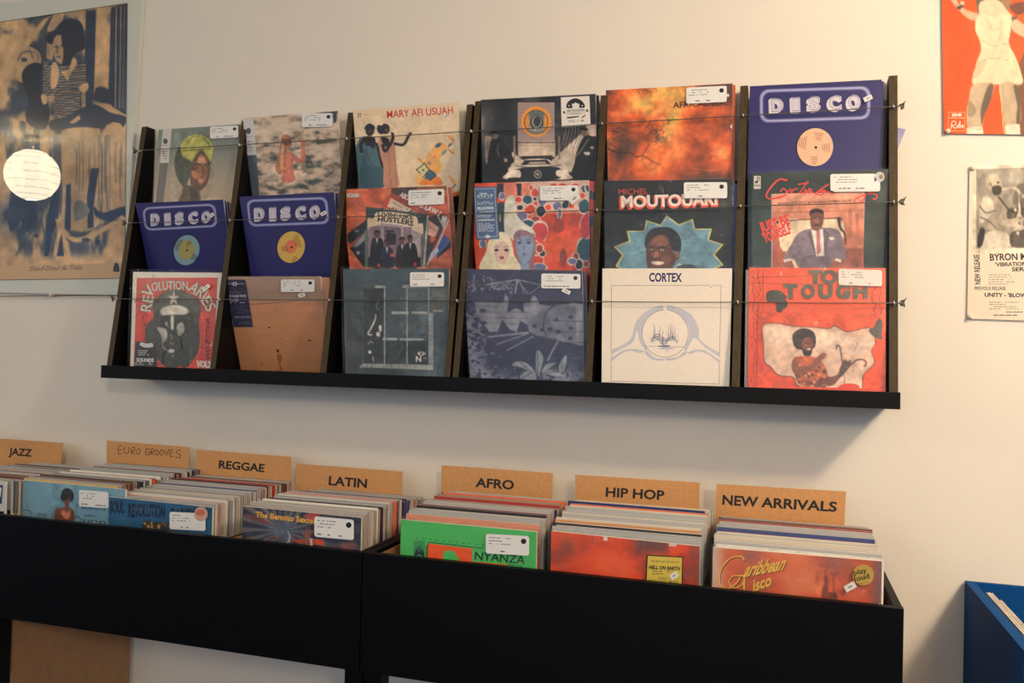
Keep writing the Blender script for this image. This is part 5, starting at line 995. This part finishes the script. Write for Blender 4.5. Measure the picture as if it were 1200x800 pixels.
# Jazz
A = bp(6.5, 564.5, .50); B_ = A-np.array([.314, 0, 0]); dn = np.array([0, -.004, .313])
a = Art(B_, A, B_-dn, A-dn); a.fill((206, 204, 196)); a.win(0, 500, 6.67); a.poly([(-200, 445), (24, 455), (16, 600), (-200, 600)], (52, 62, 84)); a.poly([(-60, 470), (12, 475), (6, 545), (-60, 540)], (226, 224, 220))
a.build('vinyl_record', 'white and navy record at the left edge of the picture, front of the jazz bin', 'record', film=1)
packed(float(A[0])-.314, .486, .115, 34, 1.124, 1.118, 1.110, 17, 'record packed upright behind the Jazz front cover', 'records in the Jazz section', tops=(214, 212, 200))

# ---------------------------------------------------------------- kraft name cards
def card(c4, Y, text, T, win, h, bold=.03, hand=False, word=''):
    TL, TR, BL, BR = c4; A = bp(*TL, Y); B = bp(*TR, Y); C = bp(*BL, Y); D = bp(*BR, Y)
    ext = 1+.05/abs(A[2]-C[2]); C = A+(C-A)*ext; D = B+(D-B)*ext
    a = Art(A, B, C, D); a.win(*win)
    V = [A, B, C, D]+[p-a.n*.003 for p in (A, B, C, D)]
    r_ = thing('name_card', (C+D)/2, 'kraft board card '+word, 'sign')
    mesh_obj('board', V, [(0, 2, 3, 1), (4, 5, 7, 6), (0, 1, 5, 4), (2, 6, 7, 3), (0, 4, 6, 2), (1, 3, 7, 5)], M_kraft, r_)
    a.parts[0]['name'] = 'lettering'; K = (24, 22, 22)
    if hand:
        for st in hand: a.curve(st, 4.5, (44, 32, 28), 3)
    else:
        for t, x0, y0, x1, y1, hh in T: a.text(t, x0, y0, x1, y1, hh, K, bold)
    p = a.cur; mesh_obj('lettering', p['V'], p['F'], M_paper, r_, None, np.array(p['C']))
card(((-38, 511), (73.3, 519), (-38, 536), (71, 544.5)), .10, 'JAZZ', [('JAZZ', 70, 220, 250, 234, 56)], (0, 500, 6.67), 58, word='printed JAZZ, at the left edge')
euro = [[(190, 128), (168, 128), (168, 180), (190, 180)], [(168, 154), (188, 152)], [(208, 132), (206, 170), (222, 180), (234, 170), (238, 134)], [(256, 184), (256, 140), (278, 142), (276, 160), (256, 164), (278, 186)], [(302, 146), (288, 165), (300, 184), (314, 170), (310, 150), (302, 146)],
        [(380, 150), (356, 150), (352, 182), (376, 188), (380, 172), (366, 170)], [(388, 188), (390, 148), (406, 150), (404, 166), (390, 170), (408, 190)], [(428, 152), (414, 170), (428, 190), (440, 174), (428, 152)], [(458, 152), (446, 172), (458, 192), (470, 176), (458, 152)], [(476, 150), (490, 190), (506, 148)], [(534, 156), (514, 156), (514, 196), (538, 198)], [(516, 176), (532, 176)], [(586, 160), (566, 156), (556, 168), (566, 180), (582, 188), (578, 204), (560, 208), (550, 200)]]
card(((125, 516), (221.5, 524), (125, 539), (221, 547)), .10, 'EURO', None, (110, 500, 5.714), 40, hand=euro, word='with handwritten EURO GROOVES')
card(((230, 526.7), (340.5, 535.3), (230, 554), (340.5, 562.5)), .10, 'REGGAE', [('REGGAE', 228, 236, 558, 264, 56)], (220, 510, 6.154), 58, word='printed REGGAE')
card(((347, 543.3), (471, 552.5), (346.5, 571), (470.5, 582)), .10, 'LATIN', [('LATIN', 624, 206, 868, 226, 56)], (270, 530, 5.454), 56, word='printed LATIN')
card(((517.3, 545), (647.5, 554.3), (517, 571.5), (647, 581)), .10, 'AFRO', [('AFRO', 576, 214, 816, 232, 56)], (450, 530, 5.333), 56, word='printed AFRO')
card(((674, 556.2), (820, 565.4), (674, 584), (819.5, 594)), .10, 'HIP HOP', [('HIP HOP', 400, 208, 744, 228, 54)], (630, 540, 5), 54, word='printed HIP HOP')
card(((839.7, 567), (991.3, 576), (839, 599), (990, 605.5)), .10, 'NEW', [('NEW ARRIVALS', 136, 180, 808, 222, 56)], (820, 555, 5), 56, word='printed NEW ARRIVALS')

# ---------------------------------------------------------------- blue crate
bx0, bz = .428, .990
r_ = thing('blue_crate', (.80, -.27, 0), 'bright blue wooden record crate at the right edge of the picture', 'crate')
MB().box(bx0, bx0+.020, -.522, -.006, .02, bz).build('side_board', M_blue, r_); MB().box(bx0+.75, bx0+.77, -.522, -.006, .02, bz).build('side_board', M_blue, r_)
MB().box(bx0+.020, bx0+.75, -.018, -.006, .02, bz).build('back_board', M_blue, r_); MB().box(bx0+.020, bx0+.75, -.522, -.504, .02, bz).build('front_board', M_blue, r_)
MB().box(bx0+.020, bx0+.75, -.504, -.018, .60, .62).build('bottom_board', M_blue, r_)
for i in range(4):
    x = bx0+.026+i*.009; dy = .0 if i else .016; c = [(222, 214, 202), (206, 190, 180), (190, 120, 96), (214, 206, 196)][i]
    y1 = -.085-dy; y0 = y1-.314; z1 = [.990, .986, .975, .972][i]
    V = []; F = []; C = []
    for (xa, xb, dz, cc) in ((x, x+.0022, 0, c), (x+.0022, x+.0052, -.002, (200, 196, 188)), (x+.0052, x+.0072, 0, c)):
        n = len(V); V += [(xa, y0, .62), (xb, y0, .62), (xb, y1, .62), (xa, y1, .62), (xa, y0, z1+dz), (xb, y0, z1+dz), (xb, y1, z1+dz), (xa, y1, z1+dz)]
        F += [tuple(q+n for q in f) for f in hexa(None)[1]]; C += [lin(cc)]*8
    o = mesh_obj('vinyl_record', V, F, M_print, None, None, np.array(C), origin=(x, (y0+y1)/2, .62))
    tag(o, ['white-edged record against the left side inside the blue crate', 'second pale record from the left inside the blue crate', 'orange-edged record inside the blue crate', 'innermost pale record inside the blue crate'][i], 'record')

# ---------------------------------------------------------------- posters
def line_at(p, q, X):                 # the point at x = X on the wall line through pixels p and q
    A = bp(*p, .004); B = bp(*q, .004); return A+(B-A)*((X-A[0])/(B[0]-A[0]))
TRm, BRm = bp(170.5, -14, .004), bp(146.5, 346, .004); TLm = line_at((0, 7), (40, 0), -3.02); TLm = np.array([-3.02, -.004, TRm[2]+(-3.02-TRm[0])*-.01]); BLm = np.array([-3.02, -.004, BRm[2]+.012])
def slab_obj(name, q, y0, y1, M, parent):
    V = [(p[0], y0, p[2]) for p in q]+[(p[0], y1, p[2]) for p in q]
    return mesh_obj(name, V, [(0, 2, 3, 1), (4, 5, 7, 6), (0, 1, 5, 4), (2, 6, 7, 3), (0, 4, 6, 2), (1, 3, 7, 5)], M, parent)
r_ = thing('framed_poster', (-2.52, -.004, 1.66), 'large blue and tan poster behind glass on a pale mount, left end of the wall', 'poster')
M_mat = mat('pale_mount_board', (208, 208, 194), .6, .3)
slab_obj('mount', (TLm, TRm, BLm, BRm), -.012, -.001, M_mat, r_)
q0 = lambda p: np.array([p[0], -.0122, p[2]])
PT, PB = bp(149.5, 4, .012), bp(146.5, 326, .012)
PTL = bp(0, 26, .012); PTL = PT+(PTL-PT)*((-2.94-PT[0])/(PTL[0]-PT[0])); PBL = bp(0, 328, .012); PBL = PB+(PBL-PB)*((-2.94-PB[0])/(PBL[0]-PB[0]))
a = Art(q0(PTL), q0(PT), q0(PBL), q0(PB)); a.parts[0]['name'] = 'print'
NV, TN = (44, 66, 92), (214, 176, 132); a.win(0, 0, 4)
def fp(u, v, x, y):
    n = fbm(x/150, y/150, 151, 5); k = sm(n, .42, .62)*.9
    k = np.where(y > 560, sm(fbm(x/70, y/260, 161, 5), .46, .62)*.75, k)
    k = np.clip(k+.8*np.exp(-((x-60)**2/8000+(y-1000)**2/6000)), 0, 1)
    k = k*(1-sm(y, 1160, 1230)); k = k*(1-.85*np.exp(-((x-480)**2/3000+(y-250)**2/60000)))
    return mixc(TN, NV, np.clip(k, 0, 1))
a.field(fp, 120, m=150)
a.soft(5)
a.poly([(598, 16), (520, 34), (505, 480), (590, 530)], NV)
for k, (x, w_) in enumerate(((545, 4), (566, 4), (583, 3))): a.line([(x, 30), (x-6, 500)], w_, TN)
a.poly([(400, 50), (450, 44), (440, 400), (430, 520), (400, 500), (395, 300)], NV); a.poly([(220, 130), (250, 60), (300, 60), (240, 280), (215, 270)], (200, 168, 130)); a.poly([(90, 220), (200, 90), (240, 70), (210, 110), (120, 230)], TN)
a.shape([(60, 300), (80, 240), (130, 215), (180, 240), (190, 290), (160, 330), (110, 380), (70, 360)], (206, 170, 130)); a.curve([(80, 280), (100, 245), (140, 240), (150, 270)], 5, NV); a.blob(112, 276, 14, 10, NV); a.curve([(130, 230), (170, 250), (178, 280)], 5, (120, 124, 120)); a.poly([(0, 180), (30, 200), (10, 300), (0, 300)], TN)
a.shape([(100, 340), (130, 300), (180, 290), (215, 330), (220, 440), (230, 540), (200, 600), (120, 560), (130, 460), (110, 400)], (34, 48, 66))
a.shape([(210, 180), (222, 150), (250, 140), (300, 90), (360, 92), (390, 130), (396, 220), (360, 240), (330, 260), (300, 170), (240, 205)], (34, 50, 72))
a.shape([(245, 200), (262, 165), (290, 165), (310, 200), (320, 250), (290, 290), (265, 285), (250, 250)], (190, 156, 120)); a.shape([(285, 165), (330, 200), (340, 280), (320, 320), (290, 300), (296, 240)], (40, 50, 64)); a.blob(262, 216, 7, 5, NV); a.blob(290, 210, 7, 5, NV); a.curve([(272, 215), (262, 240), (272, 244)], 4, NV); a.curve([(262, 262), (282, 262)], 6, NV)
a.shape([(215, 300), (250, 280), (310, 310), (350, 270), (390, 320), (412, 390), (380, 430), (378, 500), (340, 540), (270, 530), (250, 440), (230, 440), (195, 440), (190, 350)], NV)
for k in range(19):
    y = 300+k*12.6; x0_, x1_ = (200 if y < 440 else 252), (400 if y < 400 else 374); a.curve([(x0_, y+4), ((x0_+x1_)/2, y+10), (x1_, y-2)], 4, TN, 3)
a.shape([(240, 300), (262, 290), (275, 340), (260, 400), (235, 400)], TN); a.shape([(285, 330), (320, 320), (340, 265), (360, 290), (330, 340), (315, 372), (300, 350)], TN); a.shape([(370, 400), (405, 380), (414, 400), (400, 424), (375, 422)], TN); a.shape([(190, 440), (215, 440), (220, 470), (200, 482)], TN)
a.shape([(230, 560), (300, 540), (360, 510), (440, 480), (520, 520), (590, 540), (560, 600), (420, 590), (300, 600), (240, 600)], (46, 64, 86)); a.blob(480, 440, 46, 36, (50, 66, 88), .2); a.poly([(320, 568), (370, 530), (375, 550), (345, 570)], TN); a.blob(505, 490, 22, 12, TN)
a.shape([(285, 640), (300, 600), (370, 588), (440, 596), (462, 640), (470, 900), (450, 1060), (300, 1060), (290, 900)], (200, 166, 126)); a.shape([(475, 620), (585, 600), (585, 980), (480, 990)], (204, 168, 128))
for k in range(16): x = a.rng.uniform(300, 575); a.curve([(x, a.rng.uniform(620, 700)), (x+a.rng.uniform(-8, 8), 780), (x, a.rng.uniform(820, 1050))], a.rng.uniform(2, 7), (110, 112, 112), 3)
a.win(0, 180, 4)
a.poly([(250, 150), (275, 145), (272, 300), (240, 380), (225, 478), (205, 478), (215, 300)], NV); a.poly([(285, 350), (298, 478), (262, 478)], NV); a.poly([(308, 140), (330, 130), (330, 350), (300, 350)], NV); a.poly([(425, 60), (462, 60), (436, 250), (438, 340), (410, 345), (405, 200)], NV); a.shape([(440, 240), (480, 270), (585, 240), (585, 290), (520, 310), (450, 290)], NV)
a.curve([(265, 300), (290, 350), (350, 400), (430, 380), (500, 340), (580, 290)], 22, TN); a.curve([(320, 380), (400, 370), (470, 330), (560, 300)], 4, NV); a.poly([(270, 290), (300, 320), (278, 400), (262, 478), (245, 478), (266, 380)], TN); a.curve([(190, 240), (150, 350), (110, 410), (70, 475)], 5, NV); a.blob(60, 280, 50, 36, (60, 78, 96)); a.blob(455, 408, 14, 12, NV); a.blob(400, 400, 20, 10, (60, 76, 90)); a.blob(168, 378, 10, 10, NV); a.blob(375, 260, 40, 50, (130, 130, 124), .2)
a.win(0, 0, 4); a.flush(240); a.win(0, 180, 4)
a.text('Diouf-Dioul de Thi\u00e8s', 134, 548, 380, 542, 22, (84, 62, 54), 0, .04); a.shape([(532, 548), (534, 520), (545, 508), (556, 520), (558, 550)], (50, 52, 64)); a.rect(530, 546, 560, 552, (50, 52, 64))
p = a.cur; mesh_obj('print', p['V'], p['F'], M_paper, r_, None, np.array(p['C']))
m_ = MB(); C4 = [q0(PTL), q0(PT), q0(PB), q0(PBL)]
for i in range(4):
    A, B = C4[i]-np.array([0, .001, 0]), C4[(i+1) % 4]-np.array([0, .001, 0]); m_.tube([A, B], .0009, 4)
m_.build('print_outline', mat('print_outline_ink', (52, 46, 48), .6), r_)
slab_obj('glass', (TLm, TRm, BLm, BRm), -.0185, -.0155, M_glass, r_)
for px_ in ((60, 345.6),):
    P = bp(*px_, .018); MB().tube([P+np.array([0, .016, 0]), P+np.array([0, -.006, .001])], .005, 8).build('clip', M_pin, r_)
MB().tube([bp(-60, 348, .019), bp(0, 347, .019), bp(142, 345.8, .019)], .0016, 5).build('bottom_edge_strip', mat('dark_strip', (74, 66, 58), .5), r_)

M_poster_back = None
def sheet(corners, Y, first, art, name, label, cat, pins, bend=.004):
    A, B, C, D = [bp(*c, Y) for c in corners]; a = Art(A, B, C, D); art(a)
    r_ = a.build(name, label, cat, .0006, first='sheet', mat_=M_paper, edge=(206, 190, 170))
    for px_ in pins:
        P = bp(*px_, Y); m_ = MB(); m_.tube([P+np.array([0, .003, 0]), P+np.array([0, -.003, 0]), P+np.array([0, -.0065, 0]), P+np.array([0, -.008, 0])], [.002, .0058, .0052, .003], 12); m_.build('push_pin', M_pin, r_, True)
    return r_
def art1(a):
    a.mot = .14; a.win(1080, 0, 4.706); a.fill((240, 84, 10)); a.soft(5); sk, lt, dk = (196, 172, 142), (226, 206, 172), (110, 92, 74)
    a.line([(126, 104), (300, 104)], 2, (206, 66, 20))
    a.poly([(540, 360), (565, 300), (640, 260), (650, 790), (530, 790)], (130, 78, 44)); a.shape([(300, -40), (330, -220), (400, -300), (470, -230), (490, -60), (470, 60), (340, 60)], (112, 88, 70)); a.shape([(350, -60), (355, -190), (400, -225), (445, -190), (450, -70), (400, -20)], (206, 180, 148)); a.shape([(300, -40), (380, -60), (390, 40), (360, 100), (318, 100), (305, 40)], (112, 88, 70)); a.shape([(440, -60), (500, -30), (480, 80), (450, 60)], (150, 112, 80)); a.shape([(490, 40), (570, 20), (575, 80), (520, 90)], (110, 60, 40))
    a.shape([(160, -60), (200, 20), (240, 60), (290, 80), (330, 90), (300, 125), (255, 110), (210, 70), (160, 10), (130, -50)], sk); a.poly([(194, 52), (230, 32), (238, 46), (206, 66)], (60, 44, 38)); a.rect(216, 20, 236, 40, (214, 196, 170))
    a.shape([(480, 80), (520, 110), (580, 160), (580, 215), (520, 190), (490, 150)], sk); a.poly([(480, 112), (530, 96), (536, 112), (488, 132)], (100, 80, 60))
    a.shape([(330, 20), (420, 10), (470, 60), (500, 110), (490, 160), (440, 180), (350, 150), (320, 90)], (214, 194, 164))
    a.shape([(300, 180), (306, 110), (360, 86), (400, 110), (440, 90), (490, 120), (494, 180), (486, 250), (520, 320), (550, 400), (560, 465), (500, 470), (300, 474), (284, 430), (300, 380), (306, 350), (330, 290), (322, 230)], lt)
    a.shape([(300, 380), (320, 350), (360, 330), (350, 380), (320, 420), (286, 440)], (206, 184, 152))
    for pts in ([(365, 120), (400, 180), (440, 160)], [(330, 230), (400, 260), (486, 250)], [(310, 350), (400, 330), (480, 340)], [(500, 300), (530, 400), (500, 468)], [(440, 110), (445, 180), (430, 230)]): a.curve(pts, 3, (186, 160, 126))
    a.shape([(288, 472), (400, 474), (380, 560), (350, 620), (335, 700), (262, 712), (250, 620), (262, 560)], sk); a.shape([(370, 480), (400, 476), (385, 560), (350, 640), (335, 690), (330, 600)], dk); a.shape([(262, 560), (300, 600), (290, 640), (256, 640)], (160, 134, 108))
    a.shape([(436, 474), (530, 470), (548, 560), (545, 690), (470, 696), (450, 600)], (190, 166, 136)); a.shape([(510, 480), (545, 500), (548, 680), (525, 690), (530, 580)], dk); a.line([(434, 474), (446, 590), (458, 735)], 5, (232, 200, 150))
    a.poly([(250, 706), (338, 698), (346, 745), (250, 745)], (232, 222, 200)); a.poly([(462, 692), (545, 684), (548, 745), (466, 745)], (232, 222, 200)); a.line([(250, 718), (340, 712)], 3, (190, 170, 140)); a.flush(170)
    F_ = (238, 170, 120); 
    for b_ in ((148, 622, 242, 652), (148, 654, 240, 722)):
        x0, y0, x1, y1 = b_
        for p, q in (((x0, y0), (x1, y0)), ((x1, y0), (x1, y1)), ((x1, y1), (x0, y1)), ((x0, y1), (x0, y0))): a.line([p, q], 2.6, F_)
    a.text('EMI', 168, 644, 222, 643, 14, (244, 224, 200), .05); a.curve([(162, 712), (170, 672), (190, 675), (184, 690), (168, 694), (190, 708), (200, 690), (202, 706), (214, 668), (212, 706), (224, 690), (228, 708), (234, 688)], 4, (244, 224, 200), 4)
sheet(((1101.5, -150), (1300, -158), (1106, 156.3), (1300, 159)), .006, None, art1, 'wall_poster', 'orange-red poster of a dancer in a short pale dress', 'poster', [(1110.5, 154)])
def art2(a):
    a.mot = .3; a.win(1120, 180, 3.81); a.fill((228, 212, 190)); K = (52, 46, 44); a.soft(6)
    a.poly([(92, 70), (500, 58), (500, 410), (92, 418)], (150, 140, 126)); a.poly([(92, 70), (500, 58), (500, 196), (92, 210)], (158, 148, 134)); a.blob(250, 100, 60, 40, (176, 166, 150)); a.blob(300, 200, 40, 60, (120, 110, 98))
    a.shape([(100, 300), (95, 220), (130, 180), (190, 190), (230, 250), (245, 330), (210, 360), (140, 330), (100, 320)], (170, 156, 138)); a.shape([(118, 200), (150, 190), (170, 240), (130, 300), (104, 290)], (206, 194, 174)); a.curve([(105, 230), (135, 260), (180, 250)], 6, (110, 100, 90)); a.curve([(110, 280), (150, 300), (180, 330)], 5, (110, 100, 90)); a.shape([(230, 250), (280, 235), (320, 250), (300, 290), (240, 300)], (84, 76, 68))
    a.shape([(130, 120), (145, 95), (175, 90), (200, 108), (208, 135), (200, 165), (178, 178), (150, 160), (135, 150)], (190, 174, 152)); a.shape([(160, 150), (185, 140), (205, 150), (198, 178), (170, 182)], (66, 58, 52)); a.curve([(150, 130), (160, 140)], 5, (110, 96, 84)); a.blob(188, 128, 5, 4, K)
    a.curve([(205, 158), (250, 150), (282, 170), (285, 240), (280, 300), (300, 350)], 12, (196, 184, 164)); a.blob(290, 320, 30, 44, (184, 172, 152), .25); a.curve([(285, 180), (296, 260), (300, 300)], 4, K); a.shape([(200, 300), (260, 285), (300, 285), (280, 320), (220, 322)], (196, 180, 158)); a.curve([(190, 190), (230, 240), (262, 262)], 6, K)
    a.shape([(110, 418), (120, 360), (180, 340), (235, 360), (245, 412)], (206, 194, 176)); a.shape([(96, 380), (110, 330), (130, 340), (120, 400), (100, 416)], K); a.shape([(245, 350), (300, 340), (338, 370), (338, 410), (250, 412)], (90, 82, 74))
    for k in range(24): a.blob(a.rng.uniform(250, 336), a.rng.uniform(180, 400), 6, 8, ((120, 110, 98), (200, 188, 168), (70, 62, 56))[k % 3], .4, 6)
    a.flush(170); a.text('BYRON MORRIS', 152, 474, 420, 466, 30, K, .03); a.text("'VIBRATION'", 176, 500, 320, 496, 17, K, .035); a.text('SERIES', 250, 522, 345, 518, 17, K, .035); a.text('NEW RELEASE', 110, 580, 104, 446, 24, K, .03)
    a.scrib(146, 536, 270, 588, 5, (150, 140, 128), .35); a.text('PREVIOUS RELEASE', 84, 606, 222, 606, 15, K, .02); a.text("UNITY - 'BLOW THRU'", 128, 636, 400, 640, 17, K, .04); a.scrib(148, 660, 290, 700, 4, (140, 130, 118), .35); a.scrib(150, 718, 320, 728, 1, (110, 100, 92), .5); a.scrib(225, 704, 320, 712, 1, K, .5)
sheet(((1136.3, 194.3), (1262, 191.2), (1133.3, 373.3), (1262, 377.5)), .005, None, art2, 'wall_flyer', 'cream black-and-white flyer of a saxophone player, below the orange-red poster', 'poster', [(1139.7, 197), (1136.8, 370.5)])

# ---------------------------------------------------------------- paper lantern that the poster glass mirrors
P = bp(38, 205, .0185); d = P-CAM; q = P+np.array([d[0], -d[1], d[2]])*1.08
r_ = thing('paper_lantern', (q[0], q[1], 2.95), 'round white paper ceiling lantern, mirrored in the glass of the left poster', 'lamp')
V = []; F = []; n, k = 32, 20; RR = .178; zc = min(q[2], 2.95-.235)
for i in range(k+1):
    th = math.pi*(.06+.88*i/k)
    for j in range(n): ph = 2*math.pi*j/n; rr = RR*math.sin(th)*(1-.012*(i % 2)); V.append((q[0]+rr*math.cos(ph), q[1]+rr*math.sin(ph), zc+RR*math.cos(th)))
for i in range(k):
    for j in range(n): F.append((i*n+j, (i+1)*n+j, (i+1)*n+(j+1) % n, i*n+(j+1) % n))
mesh_obj('shade', V, F, M_lamp, r_, smooth=True)
m_ = MB()
for i in range(1, 10):
    th = math.pi*i/10; m_.ring((q[0], q[1], zc+RR*math.cos(th)), (0, 0, 1), RR*math.sin(th)+.001, .0012, 24, 4)
m_.build('wire_rib', mat('rib_wire', (150, 130, 90), .6), r_)
MB().tube([(q[0], q[1], zc+RR), (q[0], q[1], 2.93)], .004, 6).build('cord', M_pin, r_); MB().tube([(q[0], q[1], 2.925), (q[0], q[1], 2.95)], [.06, .05], 20).build('ceiling_rose', M_pin, r_)
